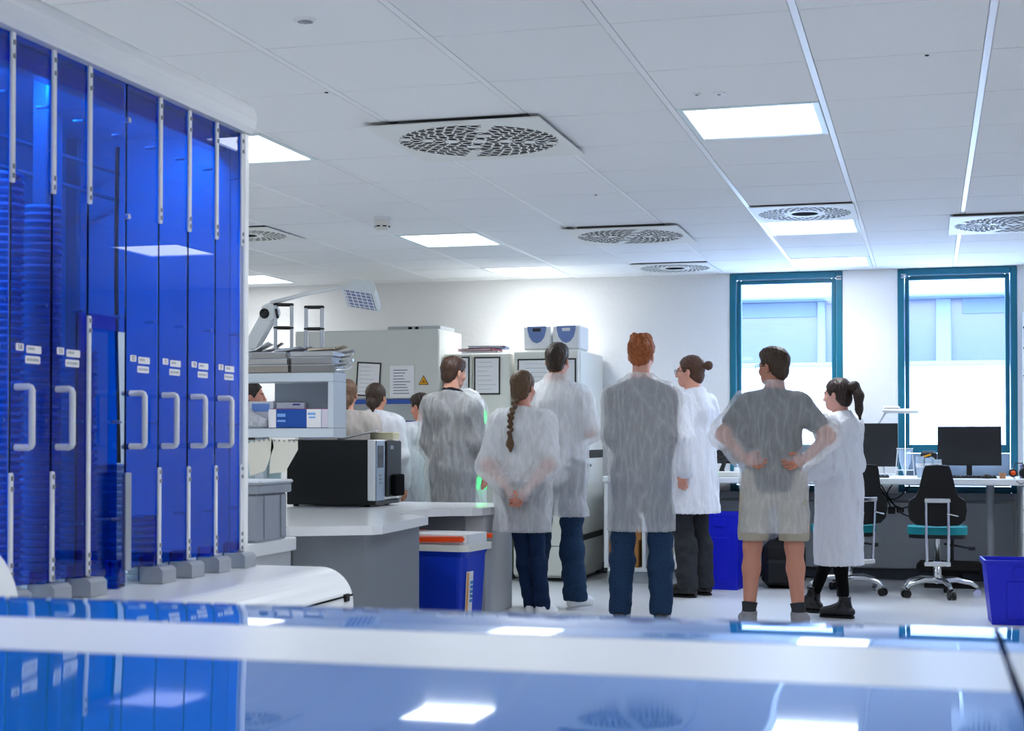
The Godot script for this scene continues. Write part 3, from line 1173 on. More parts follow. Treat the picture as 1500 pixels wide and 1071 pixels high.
func lid() -> void:
	var lid_m := mat(Color(0.05, 0.38, 0.70), 0.025, 0.0, 0.5)
	var strip_m := mat(Color(0.76, 0.785, 0.82), 0.28)
	var edge_m := mat(Color(0.0, 0.14, 0.5), 0.3)
	var stations := [[0.3, -0.02], [0.78, -0.013], [0.92, -0.006], [1.02, 0.0], [1.13, 0.004], [1.20, 0.0], [1.25, -0.04], [1.285, -0.09]]
	var spans := [[-2.3, 0.048, "long"], [0.053, 1.25, "short"]]
	for q in spans:
		var long: bool = q[2] == "long"
		var th := thing("analyser_cover", "glossy blue instrument lid with a white strip, the wide part before the dark seam" if long else "glossy blue instrument lid with a white strip, the end part beyond the dark seam", "lid", w((q[0] + q[1]) / 2, 1.0, 0.9))
		partw("near_cover", sweep_lid(q[0], q[1], lid_curve(stations, 0.36, 0.943, 1.05, 0.943), 0.006), lid_m, th)
		partw("white_strip", sweep_lid(q[0], q[1], lid_curve(stations, 0.945, 1.118, 1.05, 0.945), 0.006), strip_m, th)
		var far := lid_curve(stations, 1.12, 1.285, 1.05, 1.12)
		for k in range(1, 7):     # the edge rolls over
			var a := 0.09 + k * 0.22
			var p: Vector3 = far[-1]
			far.append(Vector3(p.x + 0.004 * cos(a), p.y - 0.004 * sin(a), -tan(a)))
		partw("far_cover", sweep_lid(q[0], q[1], far, 0.006), lid_m, th)
	var b := thing("analyser", "white instrument housing under the glossy blue lid", "instrument", w(-0.5, 0, 0.8))
	partw("housing", span(-2.3, 1.25, 0.0, 1.0, 0.38, 1.24, 0.02), M.white, b)
	partw("lid_seam", span(0.0485, 0.0525, 0.985, 1.046, 0.36, 1.28, 0.002), edge_m, b)
	partw("lid_rail", span(-2.29, 1.24, 1.0, 1.035, 0.94, 1.12, 0.004), M.mid_grey, b)

# a document in a black frame or sleeve, on a face turned to +z
func sign_frame(called: String, label: String, x0: float, x1: float, y0: float, y1: float, zf: float, border: float, lean := 0.0, lines := 7) -> void:
	var c := w((x0 + x1) / 2, (y0 + y1) / 2, zf)
	var t := thing(called, label, "sign", c)
	t.rotation.z = lean
	var wd := x1 - x0
	var ht := y1 - y0
	if border > 0:
		var f := stool()
		box(f, Vector3(-wd / 2 + border / 2, 0, 0.003), Vector3(border, ht, 0.005), 0.001)
		box(f, Vector3(wd / 2 - border / 2, 0, 0.003), Vector3(border, ht, 0.005), 0.001)
		box(f, Vector3(0, ht / 2 - border / 2, 0.003), Vector3(wd - 2 * border, border, 0.005), 0.001)
		box(f, Vector3(0, -ht / 2 + border / 2, 0.003), Vector3(wd - 2 * border, border, 0.005), 0.001)
		part("frame", f, M.black, t)
	part("sheet", bx(Vector3(0, 0, 0.0015), Vector3(wd - border, ht - border, 0.001)), M.paper, t)
	var p := stool()
	for k in lines:
		var y := ht * (0.36 - 0.72 * k / maxf(lines - 1, 1))
		var l := wd * rng.randf_range(0.35, 0.72)
		box(p, Vector3(-wd * 0.36 + l / 2, y, 0.0022), Vector3(l, ht * 0.012 if border > 0 else ht * 0.022, 0.0004))
	part("print", p, M.light_grey if border > 0 else M.ink, t)

func back_equipment() -> void:
	# safety cabinet
	var t := thing("safety_cabinet", "large white safety cabinet with blue stripes on its sash window", "safety cabinet", w(-4.66, 0, 12.6))
	var body := mat(Color(0.84, 0.85, 0.83), 0.4)
	partw("hood", span(-5.32, -4.0, 1.535, 2.13, 12.2, 12.85, 0.01), body, t)
	partw("side_wall", span(-4.04, -4.0, 0.8, 1.534, 12.2, 12.85, 0.004), body, t)
	partw("side_wall", span(-5.32, -5.28, 0.8, 1.534, 12.2, 12.85, 0.004), body, t)
	partw("rear_wall", span(-5.279, -4.041, 0.8, 1.534, 12.80, 12.85), M.white, t)
	partw("work_top", span(-5.279, -4.041, 0.80, 0.84, 12.2, 12.79, 0.004), M.alu, t)
	partw("upper_stripe", span(-5.279, -4.041, 1.494, 1.533, 12.195, 12.215, 0.003), mat(Color(0.16, 0.33, 0.68), 0.4), t)
	partw("sash_window", span(-5.279, -4.041, 1.35, 1.494, 12.2, 12.206), pane(Color(0.85, 0.9, 0.92), 0.25), t)
	partw("lower_stripe", span(-5.279, -4.041, 1.283, 1.35, 12.195, 12.215, 0.003), mat(Color(0.13, 0.28, 0.60), 0.4), t)
	partw("stand", span(-5.3, -4.02, 0.0, 0.798, 12.3, 12.84, 0.01), body, t)
	partw("exhaust", span(-4.5, -4.02, 2.131, 2.165, 12.3, 12.7, 0.004), M.light_grey, t)
	for x in [-4.27, -4.21]:
		partw("knob", lathe(stool(), [Vector2(0.016, 0), Vector2(0.016, 0.02), Vector2(0, 0.022)], w(x, 2.131, 12.23), 10), M.dark, t)
	sign_frame("framed_notice", "slightly slanted notice in a black frame on the safety cabinet", -4.745, -4.525, 1.56, 1.853, 12.196, 0.012, -0.06)
	sign_frame("notice_sheet", "white printed sheet taped to the safety cabinet beside the warning triangle", -4.44, -4.22, 1.545, 1.82, 12.196, 0.0, 0.0, 9)
	var h := thing("warning_sign", "yellow warning triangle with a dark symbol on the safety cabinet", "sign", w(-4.137, 1.69, 12.197))
	var s := stool()
	extrude(s, PackedVector2Array([Vector2(-0.046, -0.035), Vector2(0.046, -0.035), Vector2(0, 0.047)]), Vector3.ZERO, Vector3.RIGHT, Vector3.UP, 0.001)
	part("border", s, M.ink_black, h)
	s = stool()
	extrude(s, PackedVector2Array([Vector2(-0.037, -0.030), Vector2(0.037, -0.030), Vector2(0, 0.037)]), Vector3(0, 0, 0.001), Vector3.RIGHT, Vector3.UP, 0.0005)
	part("field", s, M.yellow, h)
	s = stool()
	for k in 3:
		var a := PI / 2 + TAU * k / 3
		lathe(s, [Vector2(0.0045, 0), Vector2(0.0075, 0), Vector2(0.0075, 0.0005), Vector2(0.0045, 0.0005)], Vector3(cos(a) * 0.0085, sin(a) * 0.0085 - 0.008, 0.0016), 12, Basis(Vector3.RIGHT, PI / 2))
	part("symbol", s, M.ink_black, h)

	# two incubators
	var cream := mat(Color(0.93, 0.93, 0.90), 0.4)
	t = thing("lab_refrigerator", "white double-door lab refrigerator with folders lying on top", "refrigerator", w(-3.71, 0, 12.7))
	partw("body", span(-4.0 + 0.012, -3.40, 0.06, 1.925, 12.325, 13.2, 0.012), cream, t)
	partw("plinth", span(-3.97, -3.42, 0.0, 0.058, 12.36, 13.15), M.mid_grey, t)
	for q in [[-3.986, -3.735], [-3.729, -3.402]]:
		var d := partw("door", span(q[0], q[1], 0.08, 1.92, 12.29, 12.323, 0.008), cream, t)
		part("handle", span(q[1] - 0.04, q[1] - 0.02, 0.95, 1.25, 12.262, 12.288, 0.005), M.light_grey, d)
	sign_frame("framed_notice", "notice in a black frame on the narrow door of the double-door refrigerator", -3.965, -3.755, 1.57, 1.893, 12.286, 0.012)
	sign_frame("framed_notice", "notice in a black frame on the wide door of the double-door refrigerator", -3.715, -3.485, 1.57, 1.889, 12.286, 0.012)
	var cover := [Color(0.22, 0.28, 0.45), Color(0.62, 0.20, 0.28), Color(0.75, 0.76, 0.80)]
	for k in 3:
		var f := thing("ring_folder", ["dark blue flat folder on top of the refrigerator pile", "red flat folder in the middle of the refrigerator pile", "grey flat folder at the bottom of the refrigerator pile"][k], "folder", w(-3.70 + [0.05, -0.03, 0.0][k], 1.9262 + (2 - k) * 0.0215, 12.50), [0.12, -0.08, 0.02][k])
		var m := mat(cover[k], 0.5)
		part("cover", bx(Vector3(0, 0.0015, 0), Vector3(0.32, 0.003, 0.25)), m, f)
		part("pages", bx(Vector3(-0.005, 0.0095, 0), Vector3(0.295, 0.013, 0.225)), M.paper, f)
		part("cover", bx(Vector3(0, 0.0178, 0), Vector3(0.32, 0.003, 0.25)), m, f)
		part("spine", bx(Vector3(0.1615, 0.0095, 0), Vector3(0.003, 0.019, 0.25)), m, f)
	t = thing("tall_incubator", "tall white incubator cabinet with dark bands on its side", "incubator", w(-3.09, 0, 12.7))
	partw("body", span(-3.375, -2.81, 0.03, 1.945, 12.335, 13.26, 0.012), cream, t)
	partw("side_panel", span(-2.81, -2.806, 0.05, 1.93, 12.36, 13.24), cream, t)
	partw("side_band", span(-2.806, -2.803, 1.03, 1.10, 12.36, 13.24), M.black, t)
	partw("side_band", span(-2.806, -2.803, 0.34, 0.39, 12.36, 13.24), M.black, t)
	partw("side_grip", span(-2.806, -2.80, 0.955, 0.98, 12.45, 12.75, 0.004), M.black, t)
	for q in [[1.243, 1.93], [0.985, 1.238], [0.30, 0.98], [0.05, 0.295]]:
		partw("door" if q[1] - q[0] > 0.5 else "control_panel", span(-3.372, -2.815, q[0], q[1], 12.30, 12.333, 0.006), cream, t)
	partw("power_lamp", span(-2.885, -2.862, 0.155, 0.17, 12.296, 12.301), glow(Color(0.05, 0.9, 0.3), 0.7), t)
	partw("dial", lathe(stool(), [Vector2(0.018, 0), Vector2(0.016, 0.012), Vector2(0, 0.012)], w(-2.86, 1.13, 12.30), 14, Basis(Vector3.RIGHT, PI / 2)), mat(Color(0.85, 0.6, 0.35), 0.5), t)
	partw("dial", lathe(stool(), [Vector2(0.012, 0), Vector2(0.011, 0.01), Vector2(0, 0.01)], w(-2.86, 1.06, 12.30), 14, Basis(Vector3.RIGHT, PI / 2)), M.light_grey, t)
	sign_frame("framed_notice", "wide notice in a black frame on the tall incubator door", -3.335, -2.83, 1.565, 1.868, 12.296, 0.012)
	var shield := PackedVector2Array()
	shield.append_array(PackedVector2Array([Vector2(-0.082, 0.085), Vector2(0.082, 0.085), Vector2(0.08, 0.05), Vector2(0.065, -0.005), Vector2(0.035, -0.045), Vector2(0, -0.058), Vector2(-0.035, -0.045), Vector2(-0.065, -0.005), Vector2(-0.08, 0.05)]))
	for k in 2:
		var x := -3.19 + k * 0.255
		var b := thing("bench_centrifuge", ["white boxy device with a blue shield front and dark display on the tall incubator", "white boxy device with a blue shield front and lit white display on the tall incubator"][k], "lab device", w(x, 1.9455, 12.55))
		part("case", bx(Vector3(0, 0.105, 0), Vector3(0.235, 0.205, 0.34), 0.012), M.white, b)
		s = stool()
		extrude(s, shield, Vector3(0, 0.115, 0.1701), Vector3.RIGHT, Vector3.UP, 0.004)
		part("shield_panel", s, mat(Color(0.42, 0.52, 0.74), 0.4), b)
		part("display", bx(Vector3(0.0, 0.17, 0.1755), Vector3(0.07, 0.026, 0.002)), M.black if k == 0 else M.paper, b)
		for f in [[-1, -1], [1, -1], [-1, 1], [1, 1]]:
			part("foot", bx(Vector3(f[0] * 0.09, 0.0015, f[1] * 0.13), Vector3(0.03, 0.003, 0.03)), M.rubber, b)
	# white column with green status lights
	t = thing("status_column", "white curved instrument arm with glowing green status lights", "instrument", w(-3.50, 0, 11.75))
	var pts := []
	for q in [[-0.16, 1.55], [-0.10, 1.56], [-0.05, 1.535], [-0.02, 1.48], [-0.005, 1.40], [0.0, 1.2], [0.0, 0.95], [0.0, 0.7], [0, 0.06]]:
		pts.append(Vector3(q[0], q[1], 0))
	part("arm", tube(stool(), pts, 0.05, 14), M.white, t)
	part("base", lathe(stool(), [Vector2(0, 0), Vector2(0.2, 0), Vector2(0.2, 0.03), Vector2(0.1, 0.06), Vector2(0, 0.06)]), M.white, t)
	for y in [1.37, 0.84]:
		part("status_light", lathe(stool(), [Vector2(0.049, -0.05), Vector2(0.053, -0.045), Vector2(0.053, 0.045), Vector2(0.049, 0.05)], Vector3(0, y, 0), 16), glow(Color(0.1, 0.9, 0.45), 0.8), t)
		var gl := OmniLight3D.new()
		gl.name = "green_glow"
		gl.light_color = Color(0.2, 1.0, 0.5)
		gl.light_energy = 0.003
		gl.omni_range = 12.0
		gl.omni_attenuation = 2.0
		gl.shadow_enabled = true
		gl.position = Vector3(0.03, y, 0.09)
		t.add_child(gl)

# ---------------------------------------------------------------- bench along the window wall
func monitor(label: String, x0: float, x1: float, y0: float, y1: float, zf: float) -> void:
	var t := thing("monitor", label, "monitor", w((x0 + x1) / 2, 0.8862, zf))
	var wd := x1 - x0
	var yb := y0 - 0.8862
	var ht := y1 - y0
	var s := part("screen", bx(Vector3(0, yb + ht / 2, 0.02), Vector3(wd, ht, 0.022), 0.004), M.black, t)
	part("panel", bx(Vector3(0, yb + ht / 2 + 0.004, 0.0315), Vector3(wd - 0.014, ht - 0.024, 0.001)), M.screen, s)
	part("neck", bx(Vector3(0, (yb + ht * 0.4) / 2, -0.012), Vector3(0.045, yb + ht * 0.4, 0.02), 0.003), M.black, t)
	part("foot", bx(Vector3(0, 0.006, 0), Vector3(0.22, 0.012, 0.16), 0.004), M.black, t)

func office_chair(label: String, at: Vector3, turn: float) -> void:
	var t := thing("swivel_chair", label, "chair", at, turn)
	# local: the back faces +z (towards the camera), the seat lies ahead (-z)
	var fabric := bumpy(mat(Color(0.035, 0.04, 0.045), 0.9), noise(0.4), 0.4, Vector3(9, 9, 9))
	var teal := mat(Color(0.02, 0.55, 0.58), 0.7)
	var prof := PackedVector2Array()
	for q in [[0.0, 0.0], [0.155, 0.01], [0.20, 0.05], [0.212, 0.12], [0.205, 0.19], [0.155, 0.225], [0.135, 0.27], [0.10, 0.42], [0.085, 0.455], [0.0, 0.462]]:
		prof.append(Vector2(q[0], q[1]))
	for k in range(prof.size() - 2, 0, -1):
		prof.append(Vector2(-prof[k].x, prof[k].y))
	var b := stool()
	extrude(b, prof, Vector3(0, 0.545, 0.14), Vector3.RIGHT, Vector3(0, 1, 0.10).normalized(), 0.05, true)
	part("backrest", b, fabric, t)
	var seat := stool()
	extrude(seat, rounded(0.44, 0.42, 0.13, 6), Vector3(0, 0.475, -0.06), Vector3.RIGHT, Vector3.FORWARD, 0.055, true)
	part("seat", seat, teal, t)
	seat = stool()
	extrude(seat, rounded(0.42, 0.40, 0.12, 6), Vector3(0, 0.445, -0.06), Vector3.RIGHT, Vector3.FORWARD, 0.029, true)
	part("seat_shell", seat, M.black, t)
	var fr := stool()
	for sx in [-1, 1]:
		tube(fr, [Vector3(sx * 0.08, 0.73, 0.215), Vector3(sx * 0.08, 0.45, 0.195), Vector3(sx * 0.076, 0.27, 0.185)], 0.012, 8)
	box(fr, Vector3(0, 0.735, 0.216), Vector3(0.19, 0.035, 0.022), 0.006)
	box(fr, Vector3(0, 0.26, 0.185), Vector3(0.19, 0.035, 0.03), 0.006)
	box(fr, Vector3(0, 0.27, 0.09), Vector3(0.05, 0.02, 0.2), 0.005)
	part("back_frame", fr, M.chrome, t)
	var lv := stool()
	tube(lv, [Vector3(0.05, 0.40, 0), Vector3(0.24, 0.37, 0.02)], 0.009, 6)
	box(lv, Vector3(0.25, 0.37, 0.02), Vector3(0.05, 0.03, 0.02), 0.006)
	part("lever", lv, M.black, t)
	part("lever_rod", tube(stool(), [Vector3(0.07, 0.64, 0.225), Vector3(0.15, 0.62, 0.23)], 0.006, 6), M.chrome, t)
	part("column", lathe(stool(), [Vector2(0.03, 0.1), Vector2(0.03, 0.27), Vector2(0.022, 0.272), Vector2(0.022, 0.445)], Vector3.ZERO, 14), M.chrome, t)
	for k in 5:
		var a := TAU * k / 5 + 0.35
		var d := Vector3(sin(a), 0, cos(a))
		var st := part("base_arm", tube(stool(), [d * 0.02 + Vector3(0, 0.125, 0), d * 0.14 + Vector3(0, 0.13, 0), d * 0.25 + Vector3(0, 0.105, 0), d * 0.29 + Vector3(0, 0.075, 0)], [0.028, 0.022, 0.018, 0.014], 8), M.chrome, t)
		var c := stool()
		var side := d.cross(Vector3.UP)
		for e in [-1, 1]:
			lathe(c, [Vector2(0, -0.009), Vector2(0.03, -0.009), Vector2(0.03, 0.009), Vector2(0, 0.009)], d * 0.29 + Vector3(0, 0.031, 0) + side * 0.018 * e, 12, Basis(Quaternion(Vector3.UP, side)))
		part("caster", c, M.chrome if k % 2 else M.black, st)

func waste_bin(label: String, at: Vector3, turn: float, wd: float, dp: float, ht: float, emblem: bool) -> void:
	var t := thing("waste_bin", label, "bin", at, turn)
	var st := stool()
	var lip := 0.025
	var q := func(k: float, y: float) -> Array: return [Vector3(-wd / 2 * k, y, dp / 2 * k), Vector3(wd / 2 * k, y, dp / 2 * k), Vector3(wd / 2 * k, y, -dp / 2 * k), Vector3(-wd / 2 * k, y, -dp / 2 * k)]
	var rings := [q.call(0.84, 0.0), q.call(0.985, ht - lip), q.call(1.03, ht - lip + 0.002), q.call(1.03, ht), q.call(0.985, ht), q.call(0.83, 0.012)]
	for r in rings.size() - 1:
		for k in 4:
			var l := (k + 1) % 4
			var mid: Vector3 = (rings[r][k] + rings[r][l]) / 2
			quad_from(st, rings[r][k], rings[r][l], rings[r + 1][l], rings[r + 1][k], Vector3(0, mid.y, 0) if r < 3 else mid * 1.6)
	quad_from(st, rings[0][0], rings[0][1], rings[0][2], rings[0][3], Vector3(0, 1, 0))
	quad_from(st, rings[5][0], rings[5][1], rings[5][2], rings[5][3], Vector3(0, -1, 0))
	part("body", st, M.blue_bin, t)
	# raised panel and grip on the front
	var lean := Basis(Vector3.RIGHT, atan2(0.0725 * dp, ht))
	part("front_panel", bx(Vector3(0, ht * 0.38, dp / 2 * 0.91), Vector3(wd * 0.5, ht * 0.6, 0.008), 0.003, lean), M.blue_bin, t)
	var grip := stool()
	extrude(grip, rounded(wd * 0.34, 0.06, 0.02, 4), Vector3(0, ht - 0.075, dp / 2 * 0.95), Vector3.RIGHT, Vector3.UP, 0.012)
	part("grip", grip, M.blue_bin, t)
	if emblem:
		var e := stool()
		extrude(e, PackedVector2Array([Vector2(0, -0.055), Vector2(0.038, 0), Vector2(0, 0.055), Vector2(-0.038, 0)]), Vector3(wd / 2 * 0.955, ht * 0.74, 0.0), Vector3.FORWARD, Vector3.UP, 0.003)
		var ep := part("emblem", e, mat(Color(0.62, 0.72, 0.92), 0.5), t)
		var e2 := stool()
		for k in 3:
			var a := PI / 2 + TAU * k / 3
			tube(e2, [Vector3(wd / 2 * 0.955 + 0.0045, ht * 0.74 + 0.014 * sin(a), -0.014 * cos(a)), Vector3(wd / 2 * 0.955 + 0.0045, ht * 0.74 + 0.014 * sin(a + 1.6), -0.014 * cos(a + 1.6))], 0.002, 5)
		part("arrows", e2, mat(Color(0.25, 0.32, 0.75), 0.5), ep)

func bench() -> void:
	var top := 0.885
	var bn := thing("lab_bench", "long white lab bench on round steel legs under the windows", "bench", w(-0.5, 0, 12.8))
	partw("bench_top", span(-2.61, 2.2, top - 0.05, top, 12.3, 13.27, 0.006), M.white, bn)
	for x in [-1.2, 0.47, 1.9]:
		partw("leg", lathe(stool(), [Vector2(0, 0), Vector2(0.032, 0), Vector2(0.032, 0.834), Vector2(0, 0.834)], w(x, 0, 12.62), 16), M.mid_grey, bn)
	partw("rear_panel", span(-1.9, 0.68, 0.10, 0.66, 13.22, 13.25, 0.004), M.light_grey, bn)
	partw("cable_rail", span(-1.9, 0.68, 0.68, 0.74, 13.18, 13.27, 0.004), M.mid_grey, bn)
	# shelf unit under the left end
	var cb := thing("open_shelf_unit", "white open shelf unit under the end of the lab bench", "shelf unit", w(-2.3, 0, 12.55))
	partw("side_panel", span(-2.60, -2.565, 0.1, 0.834, 12.32, 13.0, 0.003), M.white, cb)
	partw("side_panel", span(-2.02, -1.985, 0.1, 0.834, 12.32, 13.0, 0.003), M.white, cb)
	partw("shelf", span(-2.564, -2.021, 0.545, 0.575, 12.33, 13.0, 0.003), M.white, cb)
	partw("divider", span(-2.285, -2.255, 0.131, 0.544, 12.34, 13.0, 0.003), M.white, cb)
	partw("bottom", span(-2.60, -1.985, 0.1, 0.13, 12.32, 13.0, 0.003), M.white, cb)
	partw("rear_panel", span(-2.6, -1.985, 0.1, 0.834, 13.001, 13.02), M.mid_grey, cb)
	partw("plinth", span(-2.58, -2.0, 0.0, 0.099, 12.36, 12.98), M.light_grey, cb)
	var bxo := thing("cardboard_box", "open brown cardboard box in the open shelf unit", "box", w(-2.45, 0.1302, 12.50))
	var st := stool()
	box(st, Vector3(0, 0.003, 0), Vector3(0.26, 0.006, 0.26))
	for q in [[-0.127, 0], [0.127, 0]]:
		box(st, Vector3(q[0], 0.115, 0), Vector3(0.006, 0.22, 0.26))
	for q in [-0.127, 0.127]:
		box(st, Vector3(0, 0.115, q), Vector3(0.248, 0.22, 0.006))
	part("body", st, M.card, bxo)
	part("flap", bx(Vector3(0.10, 0.275, 0.08), Vector3(0.09, 0.11, 0.005), 0, Basis(Vector3.RIGHT, -0.4)), M.card, bxo)
	part("flap", bx(Vector3(-0.06, 0.265, -0.12), Vector3(0.2, 0.1, 0.005), 0, Basis(Vector3.RIGHT, 0.2)), M.card, bxo)
	var rb := thing("medicine_carton", "small white carton with red print in the open shelf unit", "box", w(-2.10, 0.1302, 12.42))
	part("carton", bx(Vector3(0, 0.08, 0), Vector3(0.12, 0.16, 0.1), 0.002), M.paper, rb)
	st = stool()
	for k in 3:
		box(st, Vector3(-0.035 + k * 0.035, 0.09, 0.0504), Vector3(0.008, 0.11, 0.0006))
	box(st, Vector3(0, 0.135, 0.0504), Vector3(0.11, 0.016, 0.0006))
	part("print", st, mat(Color(0.78, 0.15, 0.18), 0.6), rb)
	# monitors
	monitor("black flat monitor on the bench behind the man in shorts", -1.775, -1.10, 0.985, 1.315, 13.0)
	monitor("black flat monitor on the bench under the white desk lamp", -0.80, -0.245, 0.965, 1.325, 12.95)
	monitor("black flat monitor on the bench in front of the second window", 0.069, 0.569, 0.978, 1.297, 12.9)
	# desk lamp
	var dl := thing("desk_lamp", "white desk lamp with a flat head over the monitor at the window", "lamp", w(-0.36, top + 0.0002, 13.12))
	part("base", lathe(stool(), [Vector2(0, 0), Vector2(0.09, 0), Vector2(0.085, 0.02), Vector2(0, 0.02)]), M.white, dl)
	part("arm", tube(stool(), [Vector3(0, 0.02, 0), Vector3(-0.02, 0.28, 0), Vector3(-0.06, 0.42, 0), Vector3(0.01, 0.53, 0), Vector3(0.05, 0.535, 0)], 0.009, 8), M.light_grey, dl)
	part("head", bx(Vector3(0.135, 0.545, 0), Vector3(0.31, 0.04, 0.10), 0.018, Basis(Vector3.BACK, -0.03)), M.off_white, dl)
	part("cap", bx(Vector3(0.06, 0.572, 0), Vector3(0.14, 0.03, 0.08), 0.012), M.white, dl)
	# rack with a pleated filter funnel
	var rk := thing("funnel_rack", "white wire rack holding a clear funnel on the bench", "rack", w(-0.185, top + 0.0002, 12.55))
	st = stool()
	for sx in [-1, 1]:
		for sz in [-1, 1]:
			tube(st, [Vector3(sx * 0.075, 0.0, sz * 0.05), Vector3(sx * 0.055, 0.235, sz * 0.045)], 0.004, 6)
	for y in [0.06, 0.232]:
		for sz in [-1, 1]:
			tube(st, [Vector3(-0.065, y, sz * 0.047), Vector3(0.065, y, sz * 0.047)], 0.004, 6)
	part("wire_frame", st, M.white, rk)
	part("funnel", lathe(stool(), [Vector2(0.05, 0.225), Vector2(0.045, 0.13), Vector2(0.02, 0.06), Vector2(0.008, 0.02)], Vector3.ZERO, 14), pane(Color(0.85, 0.92, 1.0), 0.45), rk)
	for k in 3:
		var c := thing("plastic_cup", "translucent white plastic cup leaning in the row beside the funnel rack", "cup", w(-0.068 + k * 0.068, top + 0.0002, 12.56 + 0.01 * k), 0, "cups beside the funnel rack")
		part("cup", lathe(stool(), [Vector2(0.0, 0.0), Vector2(0.022, 0.0), Vector2(0.030, 0.10), Vector2(0.032, 0.17 - 0.012 * k), Vector2(0.029, 0.17 - 0.012 * k), Vector2(0.02, 0.01)], Vector3.ZERO, 14), pane(Color(0.80, 0.87, 0.93), 0.65), c)
		part("band", lathe(stool(), [Vector2(0.0305, 0.08), Vector2(0.0325, 0.115)], Vector3.ZERO, 14), M.white, c)
	var ca := thing("black_camera", "black device with a yellow stripe on the bench beside the window monitor", "device", w(-0.0, top + 0.0002, 12.98))
	part("case", bx(Vector3(0, 0.15, 0), Vector3(0.13, 0.12, 0.1), 0.02), M.black, ca)
	part("stand", bx(Vector3(0, 0.045, 0), Vector3(0.04, 0.09, 0.06), 0.006), M.black, ca)
	part("stripe", bx(Vector3(-0.015, 0.172, 0.0508), Vector3(0.07, 0.014, 0.002), 0, Basis(Vector3.BACK, 0.3)), M.yellow, ca)
	part("lens", lathe(stool(), [Vector2(0.028, 0), Vector2(0.028, 0.02), Vector2(0.02, 0.022), Vector2(0, 0.012)], Vector3(0.02, 0.135, 0.05), 16, Basis(Vector3.RIGHT, PI / 2)), M.chrome, ca)
	# keyboards and mice
	for q in [[0.30, 12.5, "black keyboard on the bench before the window monitor"], [-0.52, 12.5, "black keyboard on the bench before the lamp-side monitor"], [-1.25, 12.55, "black keyboard on the bench near the man in shorts"]]:
		var kb := thing("keyboard", q[2], "keyboard", w(q[0], top + 0.0002, q[1]))
		part("tray", bx(Vector3(0, 0.008, 0), Vector3(0.43, 0.016, 0.14), 0.004), M.black, kb)
		st = stool()
		for r in 5:
			for k in 14:
				box(st, Vector3(-0.195 + k * 0.03, 0.018, -0.052 + r * 0.026), Vector3(0.024, 0.006, 0.02))
		part("keys", st, M.black_matt, kb).set_meta("kind", "stuff")
	var ms := thing("mouse", "black computer mouse on the bench right of the keyboard", "mouse", w(0.43, top + 0.0002, 12.40))
	part("shell", lathe(stool(), [Vector2(0, 0), Vector2(0.035, 0), Vector2(0.036, 0.015), Vector2(0.025, 0.032), Vector2(0, 0.038)], Vector3.ZERO, 16), M.black, ms)
	var bc := thing("paper_cup", "small brown cup on the bench", "cup", w(0.555, top + 0.0002, 12.42))
	part("cup", lathe(stool(), [Vector2(0, 0), Vector2(0.022, 0), Vector2(0.028, 0.045), Vector2(0.024, 0.045), Vector2(0.019, 0.004)], Vector3.ZERO, 16), mat(Color(0.72, 0.52, 0.38), 0.7), bc)
	var hd := thing("headset", "black headset with an orange ear pad on the bench", "headset", w(0.635, top + 0.0002, 12.45))
	part("ear_cup", lathe(stool(), [Vector2(0, -0.02), Vector2(0.03, -0.02), Vector2(0.035, 0), Vector2(0.03, 0.02), Vector2(0, 0.02)], Vector3(-0.0, 0.045, 0), 16, Basis(Vector3.RIGHT, PI / 2)), M.black, hd)
	part("ear_pad", lathe(stool(), [Vector2(0.01, 0), Vector2(0.02, 0.006), Vector2(0, 0.008)], Vector3(0.0, 0.045, 0.02), 16, Basis(Vector3.RIGHT, PI / 2)), M.orange, hd)
	part("ear_cup", lathe(stool(), [Vector2(0, -0.02), Vector2(0.036, -0.02), Vector2(0.042, 0), Vector2(0.036, 0.02), Vector2(0, 0.02)], Vector3(0.085, 0.045, 0), 16, Basis(Vector3.RIGHT, PI / 2)), M.black_matt, hd)
	part("band", tube(stool(), [Vector3(0, 0.08, 0), Vector3(0.02, 0.12, -0.02), Vector3(0.07, 0.12, -0.02), Vector3(0.085, 0.085, 0)], 0.005, 6), M.black, hd)
	part("cord", tube(stool(), [Vector3(-0.02, 0.02, 0.03), Vector3(0.0, 0.012, 0.10), Vector3(0.02, -0.02, 0.158), Vector3(0.05, -0.038, 0.158), Vector3(0.085, -0.02, 0.158), Vector3(0.1, 0.014, 0.1)], 0.003, 5), M.rubber, hd)
	var gc := thing("tube_block", "small lilac tube block with a grid of wells beside the bench end", "tube rack", w(0.735, top + 0.0002, 12.55))
	part("block", bx(Vector3(0, 0.055, 0), Vector3(0.09, 0.11, 0.09), 0.003), mat(Color(0.60, 0.60, 0.72), 0.5), gc)
	st = stool()
	for r in 5:
		for k in 4:
			box(st, Vector3(-0.03 + k * 0.02, 0.018 + r * 0.02, 0.0453), Vector3(0.013, 0.013, 0.001))
	part("wells", st, mat(Color(0.40, 0.38, 0.52), 0.5), gc)
	# barcode scanner and the small analyser at the left
	var sc := thing("barcode_scanner", "black barcode scanner in its stand beside the man with the bun", "scanner", w(-1.66, top + 0.0002, 12.62))
	part("stand", tube(stool(), [Vector3(0, 0.0, 0), Vector3(0, 0.06, 0), Vector3(0.02, 0.11, 0)], [0.04, 0.02, 0.018], 10), M.black, sc)
	part("head", bx(Vector3(0.015, 0.145, 0.0), Vector3(0.11, 0.06, 0.06), 0.02, Basis(Vector3.BACK, 0.35)), M.black, sc)
	part("window", bx(Vector3(0.060, 0.165, 0.018), Vector3(0.03, 0.04, 0.04), 0.01, Basis(Vector3.BACK, 0.35)), mat(Color(0.45, 0.55, 0.65), 0.2), sc)
	var ph := thing("bench_reader", "small cream reader with a white knob and green lamp on the bench", "device", w(-1.58, top + 0.0002, 12.40))
